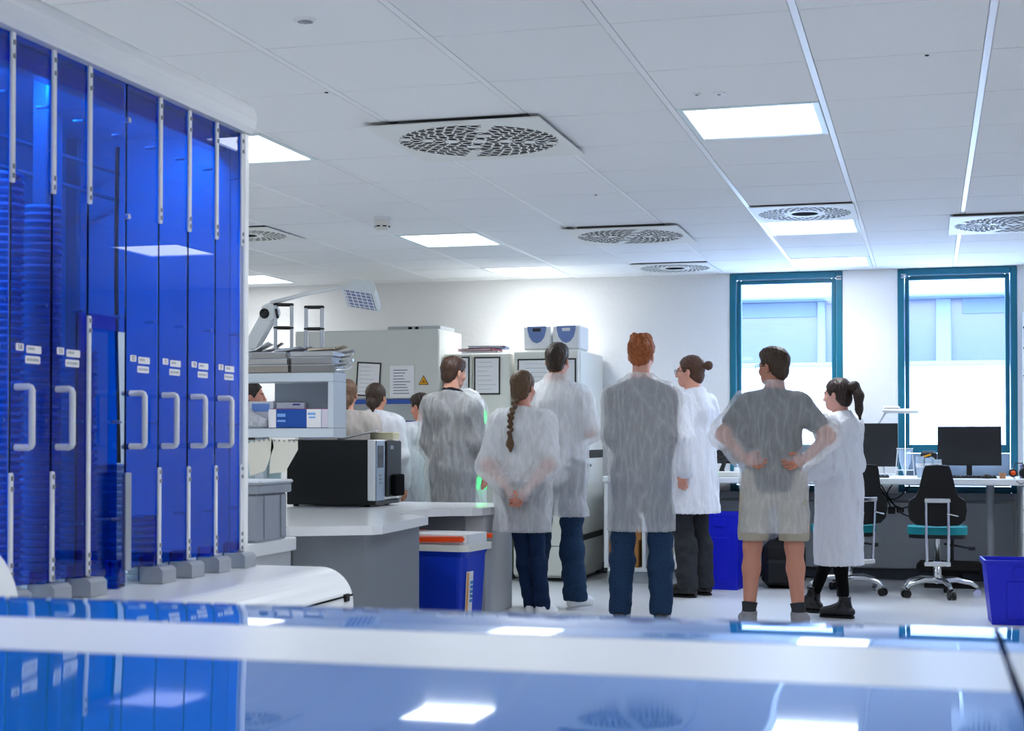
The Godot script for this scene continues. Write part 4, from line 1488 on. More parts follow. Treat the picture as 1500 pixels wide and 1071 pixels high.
	part("case", bx(Vector3(0, 0.022, 0), Vector3(0.2, 0.044, 0.12), 0.008), M.off_white, ph)
	part("knob", lathe(stool(), [Vector2(0.026, 0), Vector2(0.022, 0.035), Vector2(0, 0.037)], Vector3(0.07, 0.044, 0.0), 14), M.white, ph)
	part("status_lamp", bx(Vector3(-0.085, 0.03, 0.061), Vector3(0.026, 0.012, 0.004)), glow(Color(0.15, 0.95, 0.4), 1.0), ph)
	# cables behind the lamp-side monitor and under the bench
	for k in 3:
		var pts := []
		for n in 9:
			var u := n / 8.0
			pts.append(w(-0.44 + u * (0.30 + 0.1 * k) + 0.02 * k, 0.83 - 0.20 * sin(u * PI) * (0.7 + 0.3 * k) - 0.03 * k * u, 13.0 + 0.05 * k))
		solo("power_cable", tube(stool(), pts, 0.006, 6), M.rubber, "black power cable drooping under the bench", "cable", "cables under the bench")
	var pp := thing("power_plug", "black power plug hanging on its cable under the bench", "plug", w(-0.30, 0.60, 13.02))
	part("socket", bx(Vector3(0, 0, 0), Vector3(0.06, 0.06, 0.05), 0.006), M.black, pp)
	part("plug", bx(Vector3(0.07, 0, 0), Vector3(0.06, 0.045, 0.04), 0.012), M.black, pp)
	part("cable", tube(stool(), [Vector3(-0.01, 0.03, 0), Vector3(-0.04, 0.1, 0), Vector3(-0.03, 0.16, 0.0), Vector3(0.02, 0.234, 0)], 0.006, 6), M.rubber, pp)
	# foot rest
	var fb := thing("foot_rest", "black padded foot rest on a pole under the bench", "foot rest", w(0.16, 0, 12.75))
	part("pad", bx(Vector3(0, 0.16, 0), Vector3(0.52, 0.09, 0.25), 0.03), M.rubber, fb)
	part("foot", bx(Vector3(0, 0.006, 0), Vector3(0.4, 0.012, 0.3), 0.004), M.rubber, fb)
	part("pole", lathe(stool(), [Vector2(0.012, 0.01), Vector2(0.012, 0.42)], Vector3(0.02, 0, 0), 10), M.black, fb)
	part("strut", bx(Vector3(0, 0.06, 0), Vector3(0.2, 0.11, 0.04)), M.rubber, fb)
	# drawers at the right end
	var dr := thing("drawer_cabinet", "white drawer cabinet under the right end of the bench", "cabinet", w(0.9, 0, 12.6))
	partw("body", span(0.69, 1.15, 0.06, 0.834, 12.36, 12.95, 0.004), M.light_grey, dr)
	for k in 4:
		var d := partw("drawer", span(0.70, 1.14, 0.09 + k * 0.185, 0.268 + k * 0.185, 12.335, 12.359, 0.004), M.white, dr)
		part("handle", span(0.87, 0.97, 0.24 + k * 0.185, 0.25 + k * 0.185, 12.315, 12.334, 0.002), M.alu, d)
	partw("plinth", span(0.71, 1.13, 0, 0.059, 12.4, 12.93), M.light_grey, dr)
	var wb := thing("wall_panel", "white panel with small dark screws on the wall beside the second window", "panel", w(0.86, 1.2, 13.24))
	partw("plate", span(0.755, 1.05, 0.95, 2.25, 13.23, 13.299, 0.006), M.white, wb)
	for y in [2.12, 1.95, 1.72]:
		partw("screw", lathe(stool(), [Vector2(0, 0), Vector2(0.012, 0), Vector2(0.01, 0.005), Vector2(0, 0.006)], w(0.772, y, 13.23), 10, Basis(Vector3.RIGHT, PI / 2)), M.dark, wb)
	# chairs and bins
	office_chair("black swivel chair with teal seat facing the window monitor", w(0.06, 0, 11.95), 0.0)
	office_chair("black swivel chair with teal seat beside the woman in the lab coat", w(-0.60, 0, 12.0), 0.75)
	waste_bin("tall blue waste bin with a pale diamond emblem under the bench", w(-1.585, 0, 12.15), -0.12, 0.33, 0.30, 0.61, true)
	waste_bin("low wide blue waste bin standing in front of the drawer cabinet", w(0.60, 0, 10.40), 0.05, 0.52, 0.36, 0.415, false)
	var bag := thing("backpack", "black backpack on the floor behind the man in shorts", "bag", w(-1.13, 0, 12.35))
	part("body", bx(Vector3(0, 0.19, 0), Vector3(0.34, 0.38, 0.24), 0.06), M.rubber, bag)
	part("pocket", bx(Vector3(0, 0.13, 0.13), Vector3(0.26, 0.2, 0.06), 0.025), M.black_matt, bag)
	part("strap", tube(stool(), [Vector3(-0.08, 0.37, 0), Vector3(0, 0.43, 0.02), Vector3(0.08, 0.37, 0)], 0.012, 6), M.rubber, bag)

# ---------------------------------------------------------------- counter, shelf and what stands on them
func counter() -> void:
	var H := 0.735
	var ct := thing("work_counter", "white L-shaped work counter with grey panels and a curved inner edge", "counter", w(-3.6, 0, 9.0))
	var poly := PackedVector2Array([Vector2(-5.2, 7.36), Vector2(-3.24, 7.36), Vector2(-2.86, 7.58), Vector2(-2.83, 7.66), Vector2(-2.88, 8.58), Vector2(-2.92, 8.66), Vector2(-3.10, 8.78), Vector2(-3.20, 8.95), Vector2(-3.22, 9.2), Vector2(-3.17, 9.42), Vector2(-3.06, 9.56), Vector2(-2.92, 9.62), Vector2(-2.87, 9.68), Vector2(-2.845, 9.80), Vector2(-2.845, 10.42), Vector2(-2.89, 10.5), Vector2(-5.2, 10.5)])
	var st := stool()
	extrude(st, poly, w(0, H - 0.05, 0), Vector3.RIGHT, Vector3.FORWARD, 0.05)
	partw("counter_top", st, M.white_gloss, ct)
	partw("front_panel", span(-3.20, -2.93, 0.06, H - 0.051, 7.66, 8.56), M.panel_grey, ct)
	st = stool()
	extrude(st, PackedVector2Array([Vector2(-4.4, 7.46), Vector2(-3.26, 7.46), Vector2(-2.93, 7.65), Vector2(-2.93, 7.66), Vector2(-4.4, 7.66)]), w(0, 0.06, 0), Vector3.RIGHT, Vector3.FORWARD, H - 0.111)
	partw("front_panel", st, M.panel_grey, ct)
	partw("recess_panel", span(-3.9, -3.0, 0.06, H - 0.051, 9.70, 9.74), M.panel_grey, ct)
	partw("end_panel", span(-3.02, -2.862, 0.0, H - 0.051, 9.72, 10.40, 0.004), mat(Color(0.74, 0.75, 0.76), 0.55), ct)
	partw("plinth", span(-4.3, -3.0, 0.0, 0.059, 7.75, 10.3), M.panel_grey, ct)
	# low white block at the near end with the grey crate on it
	var bl := thing("low_cabinet", "low white cabinet at the near end of the work counter", "cabinet", w(-3.6, 0, 7.1))
	partw("body", span(-4.6, -3.215, 0.0, 0.615, 6.72, 7.33, 0.004), M.light_grey, bl)
	partw("cabinet_top", span(-4.62, -3.19, 0.616, 0.685, 6.70, 7.345, 0.006), M.white, bl)
	var cr := thing("storage_crate", "grey plastic storage crate with a lid standing on the low white cabinet", "crate", w(-3.44, 0.6855, 7.02))
	var grey := mat(Color(0.60, 0.625, 0.67), 0.5)
	part("body", bx(Vector3(0, 0.12, 0), Vector3(0.52, 0.238, 0.36), 0.012), grey, cr)
	part("rim", bx(Vector3(0, 0.262, 0), Vector3(0.555, 0.045, 0.395), 0.006), grey, cr)
	part("lid", bx(Vector3(0, 0.295, 0), Vector3(0.57, 0.02, 0.41), 0.008), mat(Color(0.66, 0.69, 0.73), 0.5), cr)
	for x in [-0.2, 0.0, 0.2]:
		part("rib", bx(Vector3(x, 0.12, 0.183), Vector3(0.012, 0.22, 0.008), 0.002), grey, cr)
	for z in [-0.1, 0.1]:
		part("rib", bx(Vector3(0.263, 0.12, z), Vector3(0.008, 0.22, 0.012), 0.002), grey, cr)
	# shelf unit on the counter
	var z0 := 8.55
	var z1 := 8.76
	var shm := mat(Color(0.82, 0.86, 0.90), 0.45)
	var sh := thing("counter_shelf", "pale grey open shelf unit standing on the work counter", "shelf unit", w(-4.1, H, 8.75))
	partw("top_board", span(-4.9, -3.475, 1.545, 1.60, z0, z1, 0.004), shm, sh)
	partw("side_board", span(-3.512, -3.475, 1.262, 1.544, z0, z1, 0.003), shm, sh)
	partw("shelf_board", span(-4.9, -3.475, 1.205, 1.261, z0, z1, 0.004), shm, sh)
	partw("rear_board", span(-3.95, -3.513, 1.262, 1.544, z1 - 0.012, z1), mat(Color(0.60, 0.65, 0.70), 0.5), sh)
	for x in [-4.86, -4.02]:
		partw("leg", span(x - 0.03, x + 0.03, H + 0.0005, 1.204, z1 - 0.09, z1 - 0.03, 0.004), shm, sh)
	partw("rear_panel", span(-4.80, -3.90, H + 0.0005, 1.19, z1 - 0.028, z1 - 0.018), mat(Color(0.72, 0.82, 0.84), 0.5), sh)
	# notes hanging under the shelf
	for q in [[-3.98, 1.13, 0.12, "cream paper note with a torn corner hanging under the counter shelf"], [-3.81, 1.12, -0.06, "cream ring-bound paper note hanging slanted under the counter shelf"]]:
		var n := thing("paper_note", q[3], "note", w(q[0], 1.196, z0 + 0.03))
		n.rotation.z = q[2]
		st = stool()
		extrude(st, PackedVector2Array([Vector2(-0.085, -0.01), Vector2(0.09, -0.005), Vector2(0.095, -0.06), Vector2(0.02, -0.20), Vector2(-0.085, -0.22)]), Vector3.ZERO, Vector3.RIGHT, Vector3.UP, 0.002)
		part("sheet", st, mat(Color(0.90, 0.89, 0.84), 0.8), n)
		st = stool()
		for k in 5:
			box(st, Vector3(-0.065 + k * 0.033, -0.012, 0.003), Vector3(0.008, 0.012, 0.002))
		part("ring", st, M.mid_grey, n)
	# cartons on the shelf
	var y := 1.2615
	var q4 := thing("blue_carton", "long carton, blue in the middle with white ends, on the counter shelf", "box", w(-3.70, y, 8.63))
	part("case", bx(Vector3(0, 0.06, 0), Vector3(0.40, 0.115, 0.12), 0.003), mat(Color(0.0, 0.30, 0.66), 0.5), q4)
	part("white_end", bx(Vector3(0.09, 0.06, 0.0612), Vector3(0.095, 0.112, 0.0015)), M.paper, q4)
	part("white_end", bx(Vector3(0.175, 0.06, 0.0612), Vector3(0.068, 0.112, 0.0015)), mat(Color(0.87, 0.84, 0.90), 0.6), q4)
	part("white_end", bx(Vector3(-0.185, 0.06, 0.0612), Vector3(0.05, 0.112, 0.0015)), M.paper, q4)
	part("red_edge", bx(Vector3(0, 0.1185, 0.025), Vector3(0.39, 0.003, 0.06)), mat(Color(0.72, 0.18, 0.35), 0.5), q4)
	st = stool()
	for k in [[0.075, 0.088, 0.05, 0.014], [0.078, 0.066, 0.044, 0.010], [-0.125, 0.08, 0.055, 0.02], [-0.125, 0.045, 0.055, 0.012]]:
		box(st, Vector3(k[0], k[1], 0.0622), Vector3(k[2], k[3], 0.001))
	part("print", st, mat(Color(0.50, 0.70, 0.95), 0.6), q4)
	var q5 := thing("white_carton", "white carton with dark blue print behind the blue carton on the shelf", "box", w(-3.82, y, 8.715))
	part("case", bx(Vector3(0, 0.08, 0), Vector3(0.19, 0.16, 0.045), 0.003), mat(Color(0.78, 0.80, 0.86), 0.6), q5)
	st = stool()
	box(st, Vector3(0.04, 0.148, 0.023), Vector3(0.05, 0.01, 0.001))
	box(st, Vector3(-0.02, 0.118, 0.023), Vector3(0.13, 0.012, 0.001))
	part("print", st, mat(Color(0.22, 0.28, 0.6), 0.6), q5)
	var q6 := thing("white_carton", "white carton with a pale blue panel near the cabinet side of the shelf", "box", w(-4.02, y, 8.715))
	part("case", bx(Vector3(0, 0.085, 0), Vector3(0.17, 0.17, 0.045), 0.003), mat(Color(0.86, 0.87, 0.92), 0.6), q6)
	part("panel", bx(Vector3(0.0, 0.13, 0.023), Vector3(0.12, 0.05, 0.001)), mat(Color(0.45, 0.60, 0.90), 0.6), q6)
	var q7 := thing("grey_bag", "crumpled pale grey plastic bag slumped against the cartons on the shelf", "bag", w(-4.03, y, 8.62))
	var f := Field.new(Vector3(-0.13, -0.02, -0.08), Vector3(0.13, 0.17, 0.08), 0.009)
	f.cap(Vector3(-0.08, 0.12, 0), Vector3(0.05, 0.03, 0), 0.028, 0.035, 0.02)
	f.cap(Vector3(0.04, 0.03, 0), Vector3(0.08, 0.035, 0.01), 0.03, 0.03, 0.02)
	f.cap(Vector3(-0.09, 0.06, 0), Vector3(0.0, 0.03, 0), 0.02, 0.03, 0.02)
	f.wrinkle(noise(1.0, FastNoiseLite.TYPE_SIMPLEX, 2, 3), 0.012, Vector3(30, 30, 30))
	f.clip(Vector3.DOWN, -0.001)
	part("bag", net_mesh(f.mesh()), mat(Color(0.78, 0.79, 0.83), 0.35), q7)
	# pile of instruments on top of the shelf: each tray its own thing
	var tr := 1.6005
	var trays := [[-3.94, 0.0, 0.32, 0.05, Color(0.62, 0.60, 0.57), 0.0], [-3.62, 0.0, 0.28, 0.05, Color(0.55, 0.55, 0.55), 0.03], [-3.93, 0.052, 0.30, 0.035, Color(0.72, 0.72, 0.72), -0.05], [-3.63, 0.052, 0.26, 0.045, Color(0.62, 0.62, 0.63), 0.05], [-3.62, 0.099, 0.28, 0.03, Color(0.74, 0.74, 0.75), -0.03], [-3.92, 0.089, 0.22, 0.04, Color(0.66, 0.66, 0.66), 0.1]]
	var names := ["at the bottom of the pile on the cabinet side", "at the bottom of the pile on the aisle side", "second in the pile on the cabinet side", "second in the pile on the aisle side", "topmost in the pile on the aisle side", "topmost in the pile on the cabinet side"]
	for k in trays.size():
		var q: Array = trays[k]
		var t := thing("steel_tray", "brushed steel instrument tray " + names[k], "tray", w(q[0], tr + q[1], 8.655), q[5])
		var mm := mat(q[4], 0.35, 0.7)
		st = stool()
		box(st, Vector3(0, 0.002, 0), Vector3(q[2], 0.004, 0.18))
		for sx in [-1, 1]:
			box(st, Vector3(sx * (q[2] / 2 - 0.002), q[3] / 2, 0), Vector3(0.004, q[3], 0.18))
		for sz in [-1, 1]:
			box(st, Vector3(0, q[3] / 2, sz * 0.088), Vector3(q[2] - 0.008, q[3], 0.004))
		part("tray", st, mm, t)
		part("rim", bx(Vector3(0, q[3] - 0.003, 0.092), Vector3(q[2] + 0.01, 0.006, 0.006)), M.alu, t)
	for k in 12:
		var x: float = -4.0 + (k % 3) * 0.215 + (0.03 if k > 5 else 0.0)
		var sc := thing("forceps", "chrome surgical instrument lying across the steel trays", "instrument", w(x, tr + 0.131, 8.578 + 0.046 * (k / 3)), rng.randf_range(-0.05, 0.05), "instruments across the steel trays")
		var a := rng.randf_range(0.0, 0.05)
		var m: Material = [M.chrome, M.alu, mat(Color(0.80, 0.76, 0.68), 0.4, 0.6)][k % 3]
		part("blade", tube(stool(), [Vector3(-0.08, 0.010, 0.014), Vector3(0, 0.012, 0.0), Vector3(0.09, 0.012 + a, -0.010)], [0.011, 0.009, 0.005], 6), m, sc)
		part("blade", tube(stool(), [Vector3(-0.08, 0.010, -0.016), Vector3(0, 0.014, 0.0), Vector3(0.09, 0.016 + a, 0.012)], [0.011, 0.009, 0.005], 6), m, sc)
	for k in 5:
		var sp2 := thing("retractor", "curved chrome retractor sticking out past the tray edge", "instrument", w(-3.455, tr + 0.012 + k * 0.027, 8.60 + 0.022 * k), rng.randf_range(-0.4, 0.3), "retractors sticking out of the trays")
		part("blade", tube(stool(), [Vector3(-0.02, 0.005, 0), Vector3(0.0, 0.006, 0), Vector3(0.045, 0.010, 0), Vector3(0.075, 0.026 - 0.008 * (k % 3), 0)], [0.008, 0.008, 0.007, 0.009], 6), M.chrome, sp2)
	for k in 2:
		var x: float = [-3.87, -3.665][k]
		var hh: float = [0.30, 0.28][k]
		var hd := thing("clamp_frame", ["chrome hand frame with black grips standing beside the lamp arm", "chrome hand frame with black grips standing clear of the lamp arm"][k], "instrument", w(x, tr + 0.131, 8.70), [0.4, 0.2][k])
		st = stool()
		for sx in [-1, 1]:
			box(st, Vector3(sx * 0.05, hh / 2, 0), Vector3(0.022, hh, 0.03), 0.004)
		part("upright", st, M.alu, hd)
		for y2 in [hh, hh * 0.52]:
			part("grip", bx(Vector3(0, y2, 0), Vector3(0.125, 0.02, 0.034), 0.006), M.black, hd)
	# examination lamp on an arm
	var lm := thing("arm_lamp", "white examination lamp with a gridded head on a long jointed arm", "lamp", w(-4.12, tr, 8.72))
	var white := mat(Color(0.90, 0.92, 0.93), 0.35)
	partw("lower_arm", bx(w(-4.075, 1.79, 8.70), Vector3(0.10, 0.42, 0.05), 0.012, Basis(Vector3.BACK, -0.55)), white, lm)
	partw("foot", lathe(stool(), [Vector2(0, 0), Vector2(0.07, 0), Vector2(0.065, 0.02), Vector2(0.03, 0.03), Vector2(0, 0.03)], w(-4.20, tr, 8.72), 18), white, lm)
	partw("joint", lathe(stool(), [Vector2(0, -0.03), Vector2(0.055, -0.03), Vector2(0.06, 0), Vector2(0.055, 0.03), Vector2(0, 0.03)], w(-3.96, 1.985, 8.70), 18, Basis(Vector3.RIGHT, PI / 2)), white, lm)
	partw("joint_cap", lathe(stool(), [Vector2(0.032, 0), Vector2(0.03, 0.012), Vector2(0, 0.014)], w(-3.985, 1.977, 8.67), 16, Basis(Vector3.RIGHT, PI / 2)), M.black, lm)
	partw("lever", bx(w(-3.90, 1.975, 8.665), Vector3(0.016, 0.06, 0.016), 0.004, Basis(Vector3.BACK, 0.2)), M.black, lm)
	partw("upper_arm", tube(stool(), [w(-3.955, 2.045, 8.70), w(-3.70, 2.10, 8.70), w(-3.50, 2.128, 8.70), w(-3.42, 2.128, 8.70)], [0.014, 0.012, 0.011, 0.014], 10), white, lm)
	var hb := Basis(Vector3.BACK, -0.95) * Basis(Vector3.UP, 0.0)
	var shd := stool()
	extrude(shd, PackedVector2Array([Vector2(-0.10, 0.03), Vector2(-0.06, 0.085), Vector2(0.06, 0.085), Vector2(0.10, 0.03), Vector2(0.12, -0.02), Vector2(-0.12, -0.02)]), Vector3(0, 0, -0.07), Vector3.RIGHT, Vector3.UP, 0.14)
	var sh_o := part("lamp_shade", shd, mat(Color(0.88, 0.91, 0.92), 0.35), lm)
	sh_o.transform = Transform3D(Basis(Vector3.RIGHT, -0.80) * Basis(Vector3.BACK, -0.25), w(-3.35, 2.06, 8.70) - lm.position)
	st = stool()
	for k in 6:
		box(st, Vector3(-0.09 + k * 0.036, -0.022, 0), Vector3(0.004, 0.006, 0.13))
	for k in 5:
		box(st, Vector3(0, -0.022, -0.05 + k * 0.025), Vector3(0.2, 0.006, 0.003))
	part("grid", st, M.paper, sh_o)
	part("tubes", bx(Vector3(0, -0.0205, 0), Vector3(0.2, 0.001, 0.13)), mat(Color(0.50, 0.56, 0.72), 0.3), sh_o)
	# black printer on the counter
	var pr := thing("black_analyser", "large black boxy analyser with a white front edge on the work counter", "analyser", w(-3.93, H, 9.85))
	var by := H + 0.012
	partw("case", span(-4.245, -3.655, by, 1.19, 9.60, 10.10, 0.006), M.black_matt, pr)
	partw("front_edge", span(-3.654, -3.605, by + 0.03, 1.19, 9.595, 10.10, 0.006), M.white, pr)
	partw("base_edge", span(-3.654, -3.60, by, by + 0.029, 9.61, 10.09, 0.004), M.black, pr)
	partw("control_strip", span(-3.604, -3.596, by + 0.03, 1.185, 9.62, 9.78, 0.002), mat(Color(0.62, 0.68, 0.74), 0.3, 0.4), pr)
	partw("display", span(-3.596, -3.594, 1.0, 1.15, 9.64, 9.75), mat(Color(0.16, 0.20, 0.26), 0.2), pr)
	for k in 3:
		partw("button", span(-3.597, -3.592, 0.94 - k * 0.025, 0.955 - k * 0.025, 9.67, 9.72, 0.001), M.mid_grey, pr)
	partw("front_door", span(-3.604, -3.585, by + 0.05, 1.185, 9.79, 10.09, 0.008), M.black, pr)
	partw("door_mark", span(-3.585, -3.584, 1.125, 1.15, 9.86, 9.92), M.mid_grey, pr)
	partw("output_tray", span(-3.585, -3.55, 0.80, 0.95, 9.88, 10.06, 0.008), M.dark, pr)
	for q in [[-4.2, 9.66], [-3.68, 9.66], [-4.2, 10.04], [-3.68, 10.04]]:
		partw("foot", lathe(stool(), [Vector2(0, 0), Vector2(0.02, 0), Vector2(0.02, 0.0118), Vector2(0, 0.0118)], w(q[0], H + 0.0002, q[1]), 10), M.rubber, pr)
	# papers on the analyser
	var mg := thing("magazine", "open magazine lying on the black analyser", "magazine", w(-3.92, 1.1905, 9.78), 0.25)
	part("page", bx(Vector3(-0.12, 0.013, 0), Vector3(0.24, 0.008, 0.20), 0, Basis(Vector3.BACK, 0.05)), mat(Color(0.72, 0.76, 0.88), 0.5), mg)
	part("page", bx(Vector3(0.13, 0.034, 0), Vector3(0.25, 0.006, 0.20), 0, Basis(Vector3.BACK, 0.22)), M.paper, mg)
	part("spine", bx(Vector3(0.0, 0.005, 0), Vector3(0.02, 0.009, 0.2)), mat(Color(0.25, 0.3, 0.5), 0.5), mg)
	var yb := thing("cream_box", "shallow cream cardboard box on the black analyser", "box", w(-3.66, 1.1905, 9.95))
	part("body", bx(Vector3(0, 0.022, 0), Vector3(0.17, 0.042, 0.13), 0.003), mat(Color(0.86, 0.84, 0.70), 0.7), yb)
	part("lid", bx(Vector3(0, 0.047, 0), Vector3(0.176, 0.008, 0.136), 0.002), mat(Color(0.90, 0.88, 0.74), 0.7), yb)
	# cooler on the floor
	var co := thing("cool_box", "blue cool box with a white lid and an orange carrying handle", "cool box", w(-3.05, 0, 9.28), -0.12)
	co.scale = Vector3(1.45, 1.03, 1.35)
	var bl2 := mat(Color(0.0, 0.22, 0.78), 0.4)
	st = stool()
	var rr := [[0.165, 0.115, 0.0], [0.172, 0.122, 0.012], [0.186, 0.135, 0.44], [0.196, 0.146, 0.475]]
	for k in rr.size() - 1:
		var a: Array = rr[k]
		var b: Array = rr[k + 1]
		var pa := rounded(a[0] * 2, a[1] * 2, 0.035, 4)
		var pb := rounded(b[0] * 2, b[1] * 2, 0.035, 4)
		for n in pa.size():
			var m := (n + 1) % pa.size()
			quad_from(st, Vector3(pa[n].x, a[2], pa[n].y), Vector3(pa[m].x, a[2], pa[m].y), Vector3(pb[m].x, b[2], pb[m].y), Vector3(pb[n].x, b[2], pb[n].y), Vector3(0, (a[2] + b[2]) / 2, 0))
	part("body", st, bl2, co)
	st = stool()
	extrude(st, rounded(0.42, 0.32, 0.04, 4), Vector3(0, 0.475, 0), Vector3.RIGHT, Vector3.FORWARD, 0.04)
	part("lid_rim", st, M.off_white, co)
	st = stool()
	extrude(st, rounded(0.385, 0.285, 0.04, 4), Vector3(0, 0.515, 0), Vector3.RIGHT, Vector3.FORWARD, 0.062)
	part("lid", st, M.white, co)
	var hd := part("handle", bx(Vector3(0.02, 0.548, 0.160), Vector3(0.35, 0.020, 0.012), 0.003, Basis(Vector3.BACK, 0.03)), M.orange, co)
	part("handle_ridge", bx(Vector3(0.02, 0.563, 0.162), Vector3(0.34, 0.006, 0.018), 0.002, Basis(Vector3.BACK, 0.03)), M.orange, hd)
	part("handle_ridge", bx(Vector3(0.02, 0.533, 0.162), Vector3(0.34, 0.006, 0.018), 0.002, Basis(Vector3.BACK, 0.03)), M.orange, hd)
	for z in [0.16, -0.16]:
		part("handle_pivot", lathe(stool(), [Vector2(0, -0.008), Vector2(0.036, -0.008), Vector2(0.036, 0.008), Vector2(0, 0.012)], Vector3(-0.145, 0.545, z), 18, Basis(Vector3.RIGHT, PI / 2)), M.orange, co)
	part("handle", bx(Vector3(0.03, 0.552, -0.16), Vector3(0.34, 0.03, 0.012), 0.003), M.orange, co)
	for x in [-0.13, -0.07]:
		part("rivet", lathe(stool(), [Vector2(0.007, 0), Vector2(0.006, 0.003), Vector2(0, 0.003)], Vector3(x, 0.49, 0.155), 10, Basis(Vector3.RIGHT, PI / 2)), M.ink, co)
	var lb := part("sticker", bx(Vector3(0.183, 0.22, 0.075), Vector3(0.002, 0.26, 0.075), 0, Basis(Vector3.BACK, -0.035)), M.paper, co)
	st = stool()
	box(st, Vector3(0.185, 0.22, 0.099), Vector3(0.001, 0.25, 0.022), 0, Basis(Vector3.BACK, -0.035))
	part("sticker_strip", st, mat(Color(0.90, 0.62, 0.35), 0.6), lb)
	st = stool()
	for k in 5:
		box(st, Vector3(0.1855 + k * 0.0012, 0.17 + k * 0.028, 0.060), Vector3(0.001, 0.018, 0.03 - 0.003 * (k % 2)), 0, Basis(Vector3.BACK, -0.035))
	part("sticker_print", st, mat(Color(0.25, 0.55, 0.80), 0.6), lb)

# ---------------------------------------------------------------- people
var head_net := []
var head_tint := PackedColorArray()
var hand_nets := {}

# head: origin at its middle, face towards -z, about 0.23 high
func make_head() -> void:
	var f := Field.new(Vector3(-0.11, -0.19, -0.14), Vector3(0.11, 0.15, 0.14), 0.0055)
	f.ell(Vector3(0, 0.03, 0.012), Vector3(0.073, 0.086, 0.094), 0.02)
	f.ell(Vector3(0, -0.025, -0.028), Vector3(0.060, 0.082, 0.062), 0.03)
	f.ell(Vector3(0, -0.080, -0.048), Vector3(0.040, 0.034, 0.042), 0.03)
	f.cap(Vector3(0, -0.06, 0.015), Vector3(0, -0.18, 0.035), 0.052, 0.054, 0.03)
	f.cap(Vector3(-0.032, 0.020, -0.080), Vector3(0.032, 0.020, -0.080), 0.010, 0.010, 0.02)
	f.cap(Vector3(0, 0.012, -0.092), Vector3(0, -0.028, -0.108), 0.007, 0.012, 0.012)
	f.cap(Vector3(-0.010, -0.032, -0.098), Vector3(0.010, -0.032, -0.098), 0.009, 0.009, 0.008)
	f.cap(Vector3(-0.018, -0.062, -0.088), Vector3(0.018, -0.062, -0.088), 0.006, 0.006, 0.008)
	for s in [-1, 1]:
		f.ell(Vector3(s * 0.0305, 0.002, -0.080), Vector3(0.014, 0.010, 0.010), 0.004)
		f.ell(Vector3(s * 0.077, -0.008, 0.012), Vector3(0.009, 0.030, 0.019), 0.008, Basis(Vector3.UP, s * 0.35) * Basis(Vector3.RIGHT, -0.15))
		f.ell(Vector3(s * 0.045, -0.03, -0.06), Vector3(0.022, 0.022, 0.022), 0.02)
	head_net = f.mesh()
	for v in head_net[0]:
		var c := Color(1, 1, 1)
		var p: Vector3 = v
		if p.z < -0.06:
			var a := absf(p.x)
			if Vector2((a - 0.0305) / 0.013, (p.y - 0.002) / 0.007).length() < 1.0:
				c = Color(0.25, 0.3, 0.35) if absf(a - 0.0305) < 0.006 else Color(1.4, 1.6, 1.8)
			elif Vector2((a - 0.032) / 0.02, (p.y - 0.024) / 0.005).length() < 1.0:
				c = Color(0.3, 0.24, 0.2)
			elif Vector2(a / 0.024, (p.y + 0.062) / 0.008).length() < 1.0:
				c = Color(0.85, 0.55, 0.52)
		head_tint.append(c)

# right hand: wrist at the origin, fingers along -y, thumb towards -z, palm towards -x
func make_hand(key: String, curl: float) -> void:
	var f := Field.new(Vector3(-0.11, -0.21, -0.085), Vector3(0.045, 0.03, 0.065), 0.0045)
	f.cap(Vector3(0, 0.02, 0), Vector3(0, -0.02, 0), 0.026, 0.026, 0.02, 0.8, Vector3(1, 0, 0))
	f.ell(Vector3(0, -0.052, 0), Vector3(0.017, 0.050, 0.040), 0.02)
	var zs := [-0.029, -0.010, 0.010, 0.028]
	var ls := [0.070, 0.078, 0.072, 0.056]
	for k in 4:
		var p := Vector3(-0.002, -0.088 + (0.006 if k == 3 else 0.0), zs[k])
		var a := curl * 0.7
		var r := 0.0095
		for seg in [0.44, 0.30, 0.26]:
			var d := Vector3(-sin(a), -cos(a), (k - 1.5) * 0.05).normalized()
			var q: Vector3 = p + d * ls[k] * seg
			f.cap(p, q, r, r * 0.92, 0.004)
			p = q
			r *= 0.92
			a += curl
	var t0 := Vector3(-0.006, -0.028, -0.026)
	var t1 := Vector3(-0.022, -0.056, -0.050)
	var t2 := Vector3(-0.030, -0.084, -0.054)
	f.cap(t0, t1, 0.015, 0.0115, 0.012)
	f.cap(t1, t2, 0.0115, 0.0095, 0.006)
	hand_nets[key] = f.mesh()

func aim(dir: Vector3, thumb: Vector3) -> Basis:
	# basis whose -y is dir and whose -z is as near thumb as can be
	var y := -dir.normalized()
	var z := -(thumb - thumb.project(y)).normalized()
	return Basis(y.cross(z), y, z)

